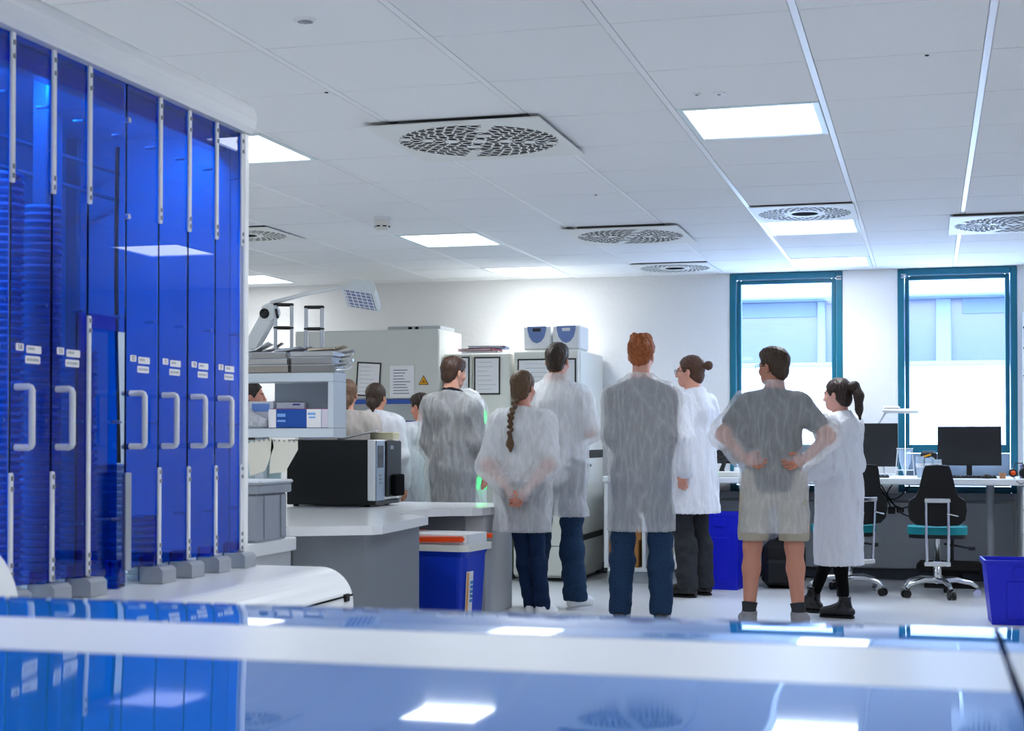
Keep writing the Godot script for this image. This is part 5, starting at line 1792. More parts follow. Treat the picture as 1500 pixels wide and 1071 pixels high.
func joints(s: float, over: Dictionary) -> Dictionary:
	var j := {
		"pelvis": Vector3(0, 0.95, 0), "waist": Vector3(0, 1.10, -0.005), "chest": Vector3(0, 1.30, 0.0), "neck": Vector3(0, 1.475, 0.01), "head": Vector3(0, 1.632, -0.012),
		"hip_l": Vector3(-0.095, 0.92, 0), "hip_r": Vector3(0.095, 0.92, 0), "knee_l": Vector3(-0.10, 0.50, -0.01), "knee_r": Vector3(0.10, 0.50, -0.01),
		"ankle_l": Vector3(-0.105, 0.085, 0.03), "ankle_r": Vector3(0.105, 0.085, 0.03), "toe_l": Vector3(-0.125, 0.035, -0.12), "toe_r": Vector3(0.125, 0.035, -0.12),
		"shoulder_l": Vector3(-0.178, 1.395, 0.005), "shoulder_r": Vector3(0.178, 1.395, 0.005), "elbow_l": Vector3(-0.245, 1.13, 0.03), "elbow_r": Vector3(0.245, 1.13, 0.03),
		"wrist_l": Vector3(-0.24, 0.90, -0.07), "wrist_r": Vector3(0.24, 0.90, -0.07),
		"hand_l": Vector3(0, -1, -0.15), "hand_r": Vector3(0, -1, -0.15), "thumb_l": Vector3(0, 0, -1), "thumb_r": Vector3(0, 0, -1),
	}
	for k in over:
		j[k] = over[k]
	for k in j:
		if not (k.begins_with("hand") or k.begins_with("thumb") or k == "slim"):
			j[k] = j[k] * s
	return j

func bounds(j: Dictionary, keys: Array, pad: float) -> Array:
	var lo := Vector3.INF
	var hi := -Vector3.INF
	for k in keys:
		lo = lo.min(j[k])
		hi = hi.max(j[k])
	return [lo - Vector3.ONE * pad, hi + Vector3.ONE * pad]

func torso(f: Field, j: Dictionary, s: float, e: float, width := 1.0) -> void:
	f.cap(j.pelvis + Vector3(0, -0.03, 0) * s, j.waist, (0.165 * width + e) * s, (0.142 * width + e) * s, 0.05, 0.74)
	f.cap(j.waist, j.chest, (0.145 * width + e) * s, (0.168 * width + e) * s, 0.05, 0.70)
	f.cap(j.shoulder_l.lerp(j.chest, 0.18), j.shoulder_r.lerp(j.chest, 0.18), (0.066 + e * 0.8) * s, (0.066 + e * 0.8) * s, 0.06)
	f.cap(j.chest + Vector3(0, 0.06, 0.012) * s, j.neck + Vector3(0, -0.02, 0.0), (0.115 + e * 0.5) * s, (0.058 + e * 0.4) * s, 0.05)
	for side in ["l", "r"]:
		f.cap(j.neck + Vector3(0, -0.035, 0.0), j["shoulder_" + side] + Vector3(0, 0.0, 0), (0.050 + e * 0.4) * s, (0.050 + e * 0.6) * s, 0.05)

func arm(f: Field, j: Dictionary, side: String, s: float, e: float, reach := 1.0, cuff := 0.0) -> void:
	var a: Vector3 = j["shoulder_" + side]
	var b: Vector3 = j["elbow_" + side]
	var c: Vector3 = j["wrist_" + side]
	if reach <= 0.5:
		f.cap(a, a.lerp(b, reach * 2), (0.056 + e) * s, (0.050 + e * 1.1) * s, 0.04)
		return
	f.cap(a, b, (0.056 + e) * s, (0.044 + e) * s, 0.04)
	f.cap(b, b.lerp(c, (reach - 0.5) * 2), (0.043 + e) * s, (0.030 + e * 0.9 + cuff) * s, 0.03)

func leg(f: Field, j: Dictionary, side: String, size: float, e: float, lower := 1.0, wide := 0.0) -> void:
	var s: float = size * j.get("slim", 1.0)
	var a: Vector3 = j["hip_" + side]
	var b: Vector3 = j["knee_" + side]
	var c: Vector3 = j["ankle_" + side]
	if lower <= 0.5:
		f.cap(a, a.lerp(b, lower * 2), (0.090 + e) * s, (0.072 + e + wide) * s, 0.03)
		return
	f.cap(a, b, (0.090 + e) * s, (0.058 + e) * s, 0.03)
	var m := b.lerp(c, 0.32) + Vector3(0, 0, 0.018) * s
	f.cap(b, m, (0.055 + e) * s, (0.055 + e + wide * 0.3) * s, 0.03)
	f.cap(m, b.lerp(c, (lower - 0.5) * 2), (0.055 + e + wide * 0.3) * s, (0.036 + e + wide) * s, 0.03)

func garment(j: Dictionary, s: float, g: Dictionary, cell: float) -> Mesh:
	var e: float = g.get("e", 0.014)
	var hem: float = g.hem * s
	var f: Field
	var open := []
	var folds: float = g.get("folds", 0.006)
	match g.t:
		"trousers", "shorts":
			var bb := bounds(j, ["pelvis", "hip_l", "hip_r", "knee_l", "knee_r", "ankle_l", "ankle_r"], 0.24 * s)
			bb[1].y = j.waist.y + 0.05
			bb[0].y = hem - 0.05
			f = Field.new(bb[0], bb[1], cell)
			f.cap(j.pelvis + Vector3(0, -0.03, 0) * s, j.waist, (0.160 + e) * s, (0.140 + e) * s, 0.04, 0.74)
			for side in ["l", "r"]:
				leg(f, j, side, s, e, 0.42 if g.t == "shorts" else 1.0, g.get("wide", 0.02))
			f.wrinkle(noise(1.0, FastNoiseLite.TYPE_SIMPLEX, 3, g.get("seed", 1)), folds, Vector3(7, 9, 7))
			f.clip(Vector3.UP, j.waist.y - 0.02 * s)
			open = [[Vector3.UP, hem]] if g.t == "shorts" else []
		_:
			var keys := ["pelvis", "neck", "shoulder_l", "shoulder_r", "elbow_l", "elbow_r", "wrist_l", "wrist_r"]
			var bb := bounds(j, keys, 0.17 * s)
			var skirt: float = g.get("skirt", 0.0)
			bb[0].x = minf(bb[0].x, -maxf(skirt, 0.2) * s - 0.08)
			bb[1].x = maxf(bb[1].x, maxf(skirt, 0.2) * s + 0.08)
			bb[0].z = minf(bb[0].z, -maxf(skirt, 0.2) * s - 0.05)
			bb[1].z = maxf(bb[1].z, maxf(skirt, 0.2) * s + 0.05)
			bb[0].y = minf(hem - 0.05, bb[0].y)
			bb[1].y = j.neck.y + 0.12
			f = Field.new(bb[0], bb[1], cell)
			torso(f, j, s, e, g.get("width", 1.0))
			for side in ["l", "r"]:
				arm(f, j, side, s, e * g.get("sleeve_ease", 0.8), g.get("sleeve", 1.0), g.get("cuff", 0.0))
			if skirt > 0.0:
				var low: Vector3 = g.get("drift", Vector3.ZERO)
				f.cap(j.waist, Vector3(j.pelvis.x, hem - 0.10, j.pelvis.z) + low * s, (0.145 + e) * s, skirt * s, 0.06, g.get("flat", 0.74))
			if g.get("collar", 0.0) > 0.0:
				f.cap(j.neck + Vector3(0, -0.01, 0.0), j.neck + Vector3(0, 0.12, -0.02) * s, (0.068 + e * 0.3) * s, (0.066 + e * 0.3) * s, 0.02)
			f.wrinkle(noise(1.0, FastNoiseLite.TYPE_SIMPLEX, 3, g.get("seed", 2)), folds, g.get("fold_scale", Vector3(11, 3.5, 11)), 1.0)
			var top: float = j.neck.y + (0.012 + g.get("collar", 0.0)) * s
			f.clip(Vector3(0, 1, -0.25).normalized(), Vector3(0, 1, -0.25).normalized().dot(Vector3(0, top, j.neck.z)))
			open = [[Vector3.DOWN, -hem]]
	f.clip(Vector3.DOWN, -hem)
	return net_mesh(f.mesh(open))

# hair in head coordinates
func hair(style: String, sd: int) -> Array:
	var f := Field.new(Vector3(-0.14, -0.62 if style in ["braid", "ponytail"] else -0.2, -0.16), Vector3(0.14, 0.2, 0.25), 0.0075)
	var strands := 0.005
	match style:
		"short":
			f.ell(Vector3(0, 0.040, 0.016), Vector3(0.083, 0.094, 0.104), 0.02)
			f.ell(Vector3(0, 0.085, -0.03), Vector3(0.066, 0.045, 0.072), 0.03)
			f.ell(Vector3(0, -0.035, 0.055), Vector3(0.062, 0.055, 0.05), 0.03)
			f.cut_ball(Vector3(0, -0.03, -0.115), Vector3(0.10, 0.105, 0.09))
			for s in [-1, 1]:
				f.cut_ball(Vector3(s * 0.10, -0.045, -0.005), Vector3(0.05, 0.075, 0.045))
		"tousled":
			f.ell(Vector3(0, 0.048, 0.014), Vector3(0.088, 0.098, 0.108), 0.02)
			for k in 14:
				var a := TAU * k / 14.0
				f.ell(Vector3(cos(a) * 0.045, 0.118 + 0.010 * sin(k * 2.3), 0.005 + sin(a) * 0.055), Vector3(0.026, 0.022, 0.026), 0.012)
			f.ell(Vector3(0, -0.03, 0.058), Vector3(0.060, 0.045, 0.045), 0.03)
			f.cut_ball(Vector3(0, -0.03, -0.115), Vector3(0.10, 0.105, 0.09))
			for s in [-1, 1]:
				f.cut_ball(Vector3(s * 0.10, -0.045, -0.005), Vector3(0.048, 0.075, 0.045))
			strands = 0.010
		_:
			f.ell(Vector3(0, 0.036, 0.016), Vector3(0.084, 0.095, 0.107), 0.02)
			f.ell(Vector3(0, -0.04, 0.060), Vector3(0.066, 0.055, 0.052), 0.03)
			f.cut_ball(Vector3(0, -0.035, -0.115), Vector3(0.11, 0.12, 0.105))
			for s in [-1, 1]:
				f.cut_ball(Vector3(s * 0.095, -0.05, -0.012), Vector3(0.035, 0.065, 0.040))
	match style:
		"bun":        # a small knot high at the back
			f.ell(Vector3(0, 0.045, 0.150), Vector3(0.034, 0.036, 0.034), 0.012)
			f.cap(Vector3(0, 0.045, 0.11), Vector3(0, 0.045, 0.14), 0.02, 0.02, 0.01)
		"low_bun":
			f.ell(Vector3(0, -0.045, 0.10), Vector3(0.040, 0.045, 0.032), 0.012)
			f.cap(Vector3(0.008, -0.08, 0.09), Vector3(0.014, -0.16, 0.085), 0.022, 0.012, 0.012)
		"braid":
			for k in 13:
				var u := k / 12.0
				f.ell(Vector3(0.009 * (1 if k % 2 else -1) - 0.012 * u, -0.075 - 0.245 * u, 0.098 + 0.085 * minf(u * 2, 1.0)), Vector3(0.022, 0.019, 0.019) * (1.05 - 0.25 * u), 0.006, Basis(Vector3.BACK, 0.5 * (1 if k % 2 else -1)))
			f.cap(Vector3(-0.012, -0.335, 0.184), Vector3(-0.010, -0.40, 0.188), 0.014, 0.027, 0.01)
			f.cap(Vector3(-0.010, -0.40, 0.188), Vector3(-0.004, -0.455, 0.190), 0.027, 0.008, 0.01)
		"ponytail":
			f.cap(Vector3(0, 0.055, 0.10), Vector3(0, 0.06, 0.145), 0.030, 0.026, 0.01)
			f.cap(Vector3(0, 0.06, 0.145), Vector3(-0.005, -0.02, 0.175), 0.032, 0.036, 0.02)
			f.cap(Vector3(-0.005, -0.02, 0.175), Vector3(0.01, -0.12, 0.165), 0.036, 0.026, 0.02)
			f.cap(Vector3(0.01, -0.12, 0.165), Vector3(-0.004, -0.19, 0.178), 0.026, 0.009, 0.02)
			f.cap(Vector3(0.0, -0.09, 0.16), Vector3(0.03, -0.17, 0.15), 0.016, 0.006, 0.01)
	f.wrinkle(noise(1.0, FastNoiseLite.TYPE_SIMPLEX, 2, sd), strands, Vector3(40, 14, 40))
	return f.mesh()

func shoe(f: Field, j: Dictionary, side: String, s: float, rise := 0.0) -> void:
	var a: Vector3 = j["ankle_" + side]
	var t: Vector3 = j["toe_" + side]
	var d := (t - a)
	d.y = 0
	d = d.normalized()
	var heel := Vector3(a.x, t.y, a.z) - d * 0.035 * s
	f.cap(heel + Vector3(0, 0.010, 0), t + Vector3(0, 0.004, 0), 0.042 * s, 0.040 * s, 0.02, 0.85, Vector3.UP)
	f.cap(a, t, 0.047 * s, 0.036 * s, 0.02)
	f.cap(Vector3(a.x, t.y + 0.03, a.z), a + Vector3(0, 0.01 + rise, 0), 0.043 * s, 0.046 * s, 0.02)

func person(sp: Dictionary) -> Node3D:
	var s: float = sp.h / 1.75
	var j := joints(s, sp.get("j", {}))
	var root := thing("person", sp.label, "person", sp.at, sp.turn)
	# body: one continuous mesh, with head and hands
	var keys := ["pelvis", "neck", "shoulder_l", "shoulder_r", "elbow_l", "elbow_r", "wrist_l", "wrist_r", "ankle_l", "ankle_r", "knee_l", "knee_r", "toe_l", "toe_r"]
	var bb := bounds(j, keys, 0.17 * s)
	var f := Field.new(bb[0], bb[1], sp.get("cell", 0.017))
	torso(f, j, s, 0.0)
	for side in ["l", "r"]:
		arm(f, j, side, s, 0.0)
		leg(f, j, side, s, 0.0)
		f.cap(j["ankle_" + side], j["toe_" + side], 0.036 * s, 0.026 * s, 0.02)
	f.cap(j.neck + Vector3(0, -0.03, 0.0), j.head + Vector3(0, -0.06, 0.025) * s, 0.055 * s, 0.052 * s, 0.03)
	var net := f.mesh()
	var tint := PackedColorArray()
	tint.resize(net[0].size())
	tint.fill(Color(1, 1, 1))
	var ht := Transform3D(Basis(Vector3.UP, sp.get("yaw", 0.0)) * Basis(Vector3.RIGHT, sp.get("nod", 0.0)) * Basis(Vector3.BACK, sp.get("tilt", 0.0)) * Basis().scaled(Vector3.ONE * minf(s, 1.0)), j.head)
	join(net, moved(head_net, ht))
	tint.append_array(head_tint)
	for side in ["l", "r"]:
		var hand: String = sp.get("grip", "relaxed")
		var b := aim(j["hand_" + side], j["thumb_" + side])
		if side == "l":
			b = b * Basis.from_scale(Vector3(-1, 1, 1))
		var hn := moved(hand_nets[hand], Transform3D(b.scaled_local(Vector3.ONE * s), j["wrist_" + side]))
		join(net, hn)
		for k in hn[0].size():
			tint.append(Color(1.0, 0.93, 0.92))
	var skin := mat(sp.get("skin", Color(0.86, 0.66, 0.56)), 0.55, 0, 0.4)
	skin.vertex_color_use_as_albedo = true
	part("body", net_mesh(net, tint), skin, root)
	# hair
	var hm := bumpy(grained(mat(sp.hair_color, 0.5), noise(0.06, FastNoiseLite.TYPE_SIMPLEX, 3, 12), 0.6, Vector3(14, 2.0, 14)), noise(0.08, FastNoiseLite.TYPE_SIMPLEX, 3, 13), 0.5, Vector3(14, 2.0, 14))
	part("hair", net_mesh(moved(hair(sp.hair, sp.get("seed", 3)), ht)), hm, root)
	for g in sp.clothes:
		part(g.called, garment(j, s, g, g.get("cell", 0.015)), g.m, root)
	# shoes
	if sp.has("shoe"):
		for side in ["l", "r"]:
			var a: Vector3 = j["ankle_" + side]
			var t: Vector3 = j["toe_" + side]
			var lo := a.min(t) - Vector3(0.12, 0.1, 0.12)
			var hi := a.max(t) + Vector3(0.12, 0.09 + sp.get("shoe_top", 0.0), 0.12)
			var sf := Field.new(lo, hi, 0.009)
			shoe(sf, j, side, s, sp.get("shoe_top", 0.0))
			var ground := t.y - 0.034 * s
			sf.clip(Vector3.DOWN, -(ground + 0.012))
			sf.clip(Vector3.UP, a.y + sp.get("shoe_top", 0.012))
			var so := part("shoe", net_mesh(sf.mesh()), sp.shoe, root)
			var d := t - a
			d.y = 0
			d = d.normalized()
			var sole := stool()
			var side_v := Vector3(-d.z, 0, d.x)
			var c := (Vector3(a.x, 0, a.z) - d * 0.03 * s + Vector3(t.x, 0, t.z)) / 2.0 + Vector3(0, ground, 0)
			var len := (Vector3(t.x, 0, t.z) - Vector3(a.x, 0, a.z)).length() + 0.11 * s
			extrude(sole, rounded(len, 0.085 * s, 0.038 * s, 5), c, d, -side_v, 0.014)
			part("sole", sole, sp.get("sole", M.rubber), so)
	if sp.has("sock"):
		for side in ["l", "r"]:
			var a: Vector3 = j["ankle_" + side]
			var k: Vector3 = j["knee_" + side]
			part("sock", tube(stool(), [a + Vector3(0, -0.02, 0), a + Vector3(0, 0.03, 0), a.lerp(k, 0.16)], [0.046 * s, 0.044 * s, 0.050 * s], 16), sp.sock, root)
	if sp.get("glasses", false):
		var gl := stool()
		for sd in [-1, 1]:
			var ring := []
			for k in 13:
				var a := TAU * k / 12.0
				ring.append(ht * Vector3(sd * 0.034 + cos(a) * 0.024, 0.002 + sin(a) * 0.018, -0.104))
			tube(gl, ring, 0.0022, 5, false)
			tube(gl, [ht * Vector3(sd * 0.058, 0.006, -0.103), ht * Vector3(sd * 0.080, 0.006, -0.06), ht * Vector3(sd * 0.083, 0.004, 0.01)], 0.0022, 5)
		tube(gl, [ht * Vector3(-0.010, 0.006, -0.106), ht * Vector3(0.010, 0.006, -0.106)], 0.0022, 5)
		part("glasses", gl, M.black, root)
	return root

func gown_material(alpha: float, sd: int) -> StandardMaterial3D:
	var m := mat(Color(0.985, 0.99, 1.0), 0.75, 0, 0.3)
	m.transparency = BaseMaterial3D.TRANSPARENCY_ALPHA
	var n := noise(0.012, FastNoiseLite.TYPE_SIMPLEX, 5, sd)
	n.fractal_type = FastNoiseLite.FRACTAL_RIDGED
	n.fractal_gain = 0.5
	var t := noise_tex(n, Color(1, 1, 1, alpha - 0.04), Color(1, 1, 1, minf(1.0, alpha + 0.17)), 512)
	t.color_ramp.set_offset(0, 0.3)
	t.color_ramp.set_offset(1, 1.0)
	t.color_ramp.add_point(0.72, Color(1, 1, 1, alpha + 0.04))
	m.albedo_texture = t
	m.uv1_triplanar = true
	m.uv1_scale = Vector3(2.2, 0.5, 2.2)
	return m

func cloth(c: Color, sd := 1, lo := 0.82) -> StandardMaterial3D:
	return bumpy(grained(mat(c, 0.85, 0, 0.25), noise(0.12, FastNoiseLite.TYPE_SIMPLEX, 4, sd), lo, Vector3(3, 3, 3)), noise(0.3, FastNoiseLite.TYPE_SIMPLEX, 3, sd + 5), 0.35, Vector3(4, 4, 4))

func people() -> void:
	make_head()
	make_hand("relaxed", 0.32)
	make_hand("curled", 0.62)
	make_hand("flat", 0.14)
	var gown := gown_material(0.36, 21)
	var gown_b := gown_material(0.32, 22)
	var gown_w := gown_material(0.47, 23)
	var coat := cloth(Color(0.93, 0.94, 0.97), 31, 0.96)
	var denim := cloth(Color(0.13, 0.22, 0.36), 32, 0.62)
	var denim_b := cloth(Color(0.20, 0.31, 0.45), 33, 0.62)
	var black_shoe := mat(Color(0.035, 0.035, 0.04), 0.25)
	# A: red-haired man, back turned
	person({"h": 1.865, "at": w(-1.81, 0, 9.76), "turn": 0.05, "label": "person with short ginger hair, sheer gown over grey sweater and blue jeans", "hair": "tousled", "hair_color": Color(0.80, 0.42, 0.17), "skin": Color(0.90, 0.68, 0.60), "yaw": -0.1, "shoe": black_shoe,
		"j": {"shoulder_l": Vector3(-0.155, 1.375, 0.005), "shoulder_r": Vector3(0.155, 1.375, 0.005), "elbow_l": Vector3(-0.172, 1.14, 0.05), "elbow_r": Vector3(0.172, 1.14, 0.05), "wrist_l": Vector3(-0.13, 0.98, -0.17), "wrist_r": Vector3(0.13, 0.98, -0.17), "hip_l": Vector3(-0.085, 0.92, 0), "hip_r": Vector3(0.085, 0.92, 0), "knee_l": Vector3(-0.115, 0.50, -0.01), "knee_r": Vector3(0.115, 0.50, -0.01), "ankle_l": Vector3(-0.125, 0.085, 0.03), "ankle_r": Vector3(0.125, 0.085, 0.03), "hand_l": Vector3(0.5, 0, -1), "hand_r": Vector3(-0.5, 0, -1), "thumb_l": Vector3(0, 1, 0), "thumb_r": Vector3(0, 1, 0)},
		"clothes": [
			{"called": "trousers", "t": "trousers", "m": denim_b, "hem": 0.05, "e": 0.014, "wide": 0.020, "folds": 0.012, "seed": 4},
			{"called": "sweater", "t": "top", "m": cloth(Color(0.48, 0.48, 0.50), 34, 0.8), "hem": 0.90, "e": 0.006, "sleeve": 0.97},
			{"called": "gown", "t": "gown", "m": gown, "hem": 0.555, "e": 0.016, "skirt": 0.20, "collar": 0.03, "folds": 0.016, "seed": 11, "cuff": 0.004}]})
	# B: man in shorts, hands on his hips
	person({"h": 1.775, "at": w(-0.955, 0, 9.78), "turn": 0.08, "label": "person in beige shorts and sheer gown with both hands on hips", "hair": "short", "hair_color": Color(0.30, 0.21, 0.14), "skin": Color(0.80, 0.56, 0.47), "yaw": 0.85, "glasses": true, "grip": "relaxed", "cell": 0.013, "shoe": mat(Color(0.55, 0.55, 0.57), 0.6), "sock": mat(Color(0.18, 0.19, 0.21), 0.9),
		"j": {"shoulder_l": Vector3(-0.165, 1.395, 0), "shoulder_r": Vector3(0.165, 1.395, 0), "elbow_l": Vector3(-0.315, 1.21, 0.06), "elbow_r": Vector3(0.335, 1.195, 0.06), "wrist_l": Vector3(-0.185, 1.065, 0.10), "wrist_r": Vector3(0.195, 1.06, 0.10), "hand_l": Vector3(0.85, -0.35, 0.22), "hand_r": Vector3(-0.85, -0.35, 0.22), "thumb_l": Vector3(0.2, 1, -0.3), "thumb_r": Vector3(-0.2, 1, -0.3), "knee_l": Vector3(-0.135, 0.50, -0.01), "knee_r": Vector3(0.125, 0.50, -0.01), "ankle_l": Vector3(-0.155, 0.085, 0.03), "ankle_r": Vector3(0.15, 0.085, 0.03), "toe_l": Vector3(-0.19, 0.035, -0.12), "toe_r": Vector3(0.18, 0.035, -0.12), "hip_l": Vector3(-0.11, 0.92, 0), "hip_r": Vector3(0.11, 0.92, 0)},
		"clothes": [
			{"called": "shorts", "t": "shorts", "m": cloth(Color(0.76, 0.72, 0.65), 35, 0.9), "hem": 0.535, "e": 0.010, "wide": 0.016, "folds": 0.005},
			{"called": "t_shirt", "t": "top", "m": cloth(Color(0.10, 0.11, 0.13), 36, 0.8), "hem": 0.84, "e": 0.012, "sleeve": 0.30},
			{"called": "gown", "t": "gown", "m": gown_b, "hem": 0.585, "e": 0.022, "skirt": 0.208, "collar": 0.05, "folds": 0.018, "seed": 12, "sleeve_ease": 1.0, "cuff": 0.006}]})
	# C: woman in a lab coat, walking to the left
	person({"h": 1.60, "at": w(-0.585, 0, 10.45), "turn": 1.15, "label": "person with a dark ponytail in a long white lab coat and black boots", "hair": "ponytail", "hair_color": Color(0.22, 0.14, 0.11), "skin": Color(0.90, 0.68, 0.62), "nod": -0.05, "shoe": black_shoe, "shoe_top": 0.07,
		"j": {"slim": 0.85, "elbow_l": Vector3(-0.215, 1.12, 0.02), "wrist_l": Vector3(-0.15, 1.05, -0.22), "elbow_r": Vector3(0.235, 1.12, 0.0), "wrist_r": Vector3(0.13, 1.08, -0.24), "hand_l": Vector3(0.3, 0.1, -1), "hand_r": Vector3(-0.3, 0.1, -1), "thumb_l": Vector3(0.2, 1, 0), "thumb_r": Vector3(-0.2, 1, 0), "knee_l": Vector3(-0.09, 0.50, 0.02), "ankle_l": Vector3(-0.09, 0.085, 0.09), "toe_l": Vector3(-0.11, 0.035, -0.06), "knee_r": Vector3(0.09, 0.50, -0.13), "ankle_r": Vector3(0.09, 0.12, -0.26), "toe_r": Vector3(0.10, 0.04, -0.38)},
		"clothes": [
			{"called": "leggings", "t": "trousers", "m": cloth(Color(0.035, 0.035, 0.045), 37, 0.8), "hem": 0.10, "e": 0.004, "wide": 0.003, "folds": 0.003},
			{"called": "lab_coat", "t": "coat", "m": coat, "hem": 0.375, "e": 0.018, "skirt": 0.19, "flat": 0.86, "collar": 0.018, "folds": 0.018, "seed": 13, "cuff": 0.008}]})
	# D: man with a bun and glasses, seen from the side
	person({"h": 1.83, "at": w(-1.745, 0, 11.5), "turn": 1.15, "label": "person with a hair bun and glasses in a white lab coat and grey trousers", "hair": "bun", "hair_color": Color(0.40, 0.25, 0.17), "skin": Color(0.90, 0.66, 0.58), "yaw": 0.22, "glasses": true, "shoe": black_shoe,
		"j": {"elbow_l": Vector3(-0.25, 1.14, 0.10), "wrist_l": Vector3(-0.24, 0.93, 0.09), "elbow_r": Vector3(0.24, 1.15, 0.06), "wrist_r": Vector3(0.22, 1.0, -0.15)},
		"clothes": [
			{"called": "trousers", "t": "trousers", "m": cloth(Color(0.24, 0.25, 0.27), 38, 0.8), "hem": 0.05, "e": 0.014, "wide": 0.028, "folds": 0.014, "seed": 6},
			{"called": "lab_coat", "t": "coat", "m": coat, "hem": 0.60, "e": 0.018, "skirt": 0.235, "flat": 0.86, "collar": 0.018, "folds": 0.018, "seed": 14, "cuff": 0.008}]})
	# E: woman with a braid, hands clasped behind her
	person({"h": 1.65, "at": w(-2.64, 0, 9.86), "turn": -0.05, "label": "person with a long brown braid, white top, hands clasped behind the back", "hair": "braid", "hair_color": Color(0.46, 0.33, 0.21), "skin": Color(0.86, 0.62, 0.54), "yaw": -0.15, "grip": "curled", "shoe": M.white, "sole": M.white,
		"j": {"slim": 0.78, "shoulder_l": Vector3(-0.155, 1.37, 0.005), "shoulder_r": Vector3(0.155, 1.37, 0.005), "elbow_l": Vector3(-0.225, 1.08, 0.10), "elbow_r": Vector3(0.225, 1.08, 0.10), "wrist_l": Vector3(-0.045, 0.92, 0.205), "wrist_r": Vector3(0.085, 0.905, 0.19), "hand_l": Vector3(0.55, -0.85, 0.06), "hand_r": Vector3(-0.6, -0.75, 0.05), "thumb_l": Vector3(0.8, 0.4, 0.2), "thumb_r": Vector3(-0.8, 0.4, 0.2), "hip_l": Vector3(-0.08, 0.92, 0), "hip_r": Vector3(0.08, 0.92, 0), "knee_l": Vector3(-0.01, 0.5, -0.04), "knee_r": Vector3(0.11, 0.5, 0.0), "ankle_l": Vector3(0.06, 0.085, -0.02), "ankle_r": Vector3(0.165, 0.085, 0.05), "toe_l": Vector3(0.05, 0.035, -0.17), "toe_r": Vector3(0.19, 0.035, -0.10)},
		"clothes": [
			{"called": "trousers", "t": "trousers", "m": denim, "hem": 0.05, "e": 0.014, "wide": 0.02, "folds": 0.008, "seed": 7},
			{"called": "t_shirt", "t": "top", "m": cloth(Color(0.98, 0.98, 0.99), 39, 0.97), "hem": 0.955, "e": 0.014, "sleeve": 0.36},
			{"called": "gown", "t": "gown", "m": gown_w, "hem": 0.60, "e": 0.022, "skirt": 0.20, "collar": 0.0, "folds": 0.016, "seed": 15, "sleeve_ease": 1.25, "cuff": 0.004}]})
	# F: tall man in white behind her, arms crossed
	person({"h": 1.875, "at": w(-2.545, 0, 10.45), "turn": -0.1, "label": "person with short dark hair, white shirt under a sheer gown, arms folded", "hair": "short", "hair_color": Color(0.26, 0.19, 0.13), "skin": Color(0.84, 0.62, 0.53), "shoe": M.white, "sole": M.white,
		"j": {"shoulder_l": Vector3(-0.165, 1.375, 0.005), "shoulder_r": Vector3(0.165, 1.375, 0.005), "elbow_l": Vector3(-0.22, 1.17, 0.0), "elbow_r": Vector3(0.23, 1.17, 0.0), "wrist_l": Vector3(0.02, 1.16, -0.22), "wrist_r": Vector3(-0.02, 1.19, -0.23), "hand_l": Vector3(1, 0, -0.1), "hand_r": Vector3(-1, 0, -0.1), "thumb_l": Vector3(0, 1, 0), "thumb_r": Vector3(0, 1, 0), "ankle_l": Vector3(-0.155, 0.085, 0.03), "knee_l": Vector3(-0.12, 0.5, -0.01), "toe_l": Vector3(-0.20, 0.035, -0.11), "ankle_r": Vector3(0.14, 0.085, 0.03), "toe_r": Vector3(0.18, 0.035, -0.11)},
		"clothes": [
			{"called": "trousers", "t": "trousers", "m": denim_b, "hem": 0.05, "e": 0.014, "wide": 0.03, "folds": 0.014, "seed": 8},
			{"called": "shirt", "t": "top", "m": cloth(Color(0.97, 0.98, 0.99), 40, 0.97), "hem": 0.80, "e": 0.014, "sleeve": 0.40},
			{"called": "gown", "t": "gown", "m": gown_w, "hem": 0.60, "e": 0.024, "skirt": 0.20, "collar": 0.05, "folds": 0.016, "seed": 16}]})
	# G: dark-haired man behind the counter
	person({"h": 1.83, "at": w(-3.56, 0, 11.2), "turn": -0.25, "label": "person with brown hair in a sheer gown over dark hooded clothes behind the counter", "hair": "short", "hair_color": Color(0.31, 0.19, 0.12), "skin": Color(0.85, 0.62, 0.53), "yaw": -0.25, "nod": -0.1, "shoe": black_shoe,
		"j": {"elbow_r": Vector3(0.225, 1.12, 0.0), "elbow_l": Vector3(-0.205, 1.12, 0.02), "wrist_l": Vector3(-0.18, 0.92, -0.12), "wrist_r": Vector3(0.20, 0.92, -0.12), "shoulder_l": Vector3(-0.168, 1.375, 0), "shoulder_r": Vector3(0.172, 1.355, 0)},
		"clothes": [
			{"called": "trousers", "t": "trousers", "m": cloth(Color(0.16, 0.18, 0.21), 41, 0.8), "hem": 0.05, "e": 0.012, "wide": 0.02, "folds": 0.008},
			{"called": "hooded_sweater", "t": "top", "m": cloth(Color(0.13, 0.145, 0.17), 42, 0.8), "hem": 0.88, "e": 0.016, "sleeve": 0.97, "collar": 0.025},
			{"called": "gown", "t": "gown", "m": gown_b, "hem": 0.56, "e": 0.026, "skirt": 0.22, "collar": 0.0, "folds": 0.022, "seed": 17}]})
	# H: woman with a low bun in a white coat
	person({"h": 1.635, "at": w(-4.27, 0, 11.4), "turn": -0.1, "label": "person with a low dark bun in a white coat facing the safety cabinet", "hair": "low_bun", "hair_color": Color(0.28, 0.19, 0.13), "skin": Color(0.84, 0.60, 0.51), "shoe": black_shoe,
		"clothes": [
			{"called": "trousers", "t": "trousers", "m": denim, "hem": 0.05, "e": 0.010, "folds": 0.006},
			{"called": "lab_coat", "t": "coat", "m": coat, "hem": 0.55, "e": 0.018, "skirt": 0.21, "collar": 0.03, "folds": 0.016, "seed": 18}]})
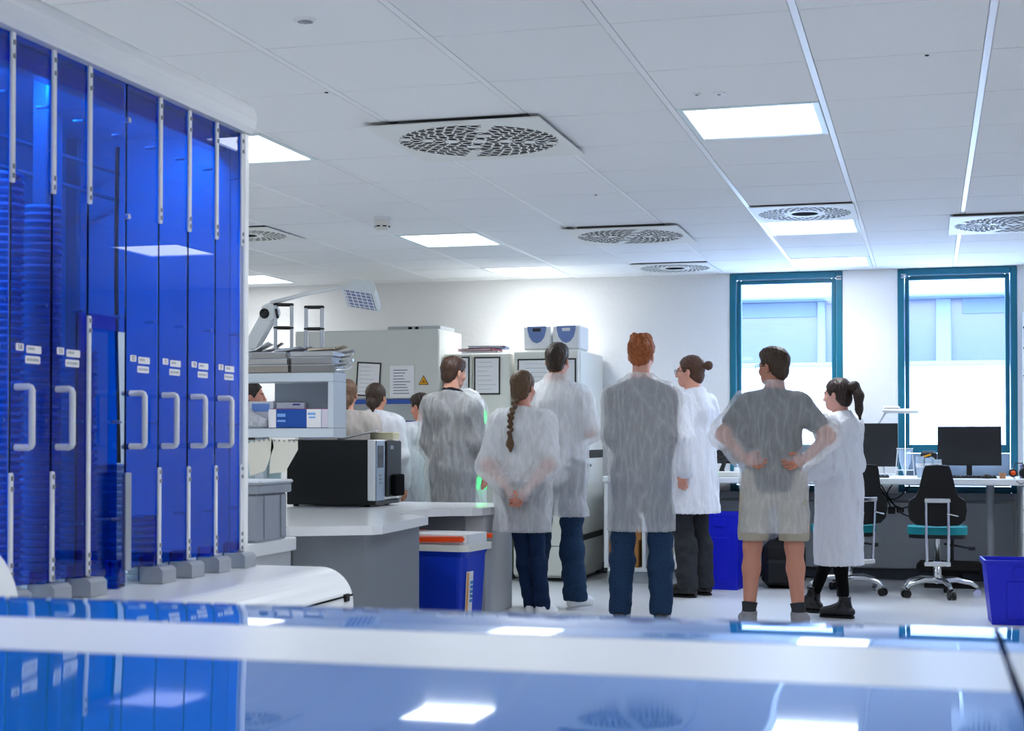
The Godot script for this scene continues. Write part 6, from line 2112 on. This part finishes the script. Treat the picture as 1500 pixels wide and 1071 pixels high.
	# I: man turned left, one arm raised
	person({"h": 1.56, "at": w(-4.01, 0, 11.78), "turn": 1.1, "label": "person with receding brown hair seen from the side, one forearm raised", "hair": "short", "hair_color": Color(0.20, 0.11, 0.07), "skin": Color(0.88, 0.60, 0.52), "nod": -0.2, "shoe": black_shoe,
		"j": {"elbow_l": Vector3(-0.24, 1.13, -0.05), "wrist_l": Vector3(-0.17, 1.30, -0.20), "hand_l": Vector3(0.1, 1, -0.2), "thumb_l": Vector3(0.3, 0, 1)},
		"clothes": [
			{"called": "trousers", "t": "trousers", "m": denim, "hem": 0.05, "e": 0.010, "folds": 0.006},
			{"called": "lab_coat", "t": "coat", "m": coat, "hem": 0.55, "e": 0.018, "skirt": 0.21, "collar": 0.01, "folds": 0.016, "seed": 19, "sleeve": 0.62}]})
	# J: half hidden by the shelf
	person({"h": 1.64, "at": w(-4.26, 0, 10.75), "turn": 0.2, "label": "person with light brown hair in a beige top half hidden by the counter shelf", "hair": "low_bun", "hair_color": Color(0.52, 0.38, 0.28), "skin": Color(0.84, 0.62, 0.53), "shoe": black_shoe,
		"clothes": [
			{"called": "trousers", "t": "trousers", "m": denim, "hem": 0.05, "e": 0.010, "folds": 0.006},
			{"called": "blouse", "t": "top", "m": cloth(Color(0.76, 0.73, 0.71), 43, 0.9), "hem": 0.80, "e": 0.03, "sleeve": 0.97, "collar": 0.01, "folds": 0.014, "seed": 20}]})
	# K: seen through the shelf opening
	person({"h": 1.64, "at": w(-5.17, 0, 11.0), "turn": -1.2, "label": "person with dark hair and dark jacket seen through the shelf opening", "hair": "low_bun", "hair_color": Color(0.12, 0.08, 0.055), "skin": Color(0.86, 0.62, 0.54), "shoe": black_shoe,
		"clothes": [
			{"called": "trousers", "t": "trousers", "m": denim, "hem": 0.05, "e": 0.010, "folds": 0.006},
			{"called": "jacket", "t": "top", "m": cloth(Color(0.30, 0.27, 0.26), 44, 0.8), "hem": 0.80, "e": 0.025, "sleeve": 0.97, "collar": 0.02, "folds": 0.012}]})
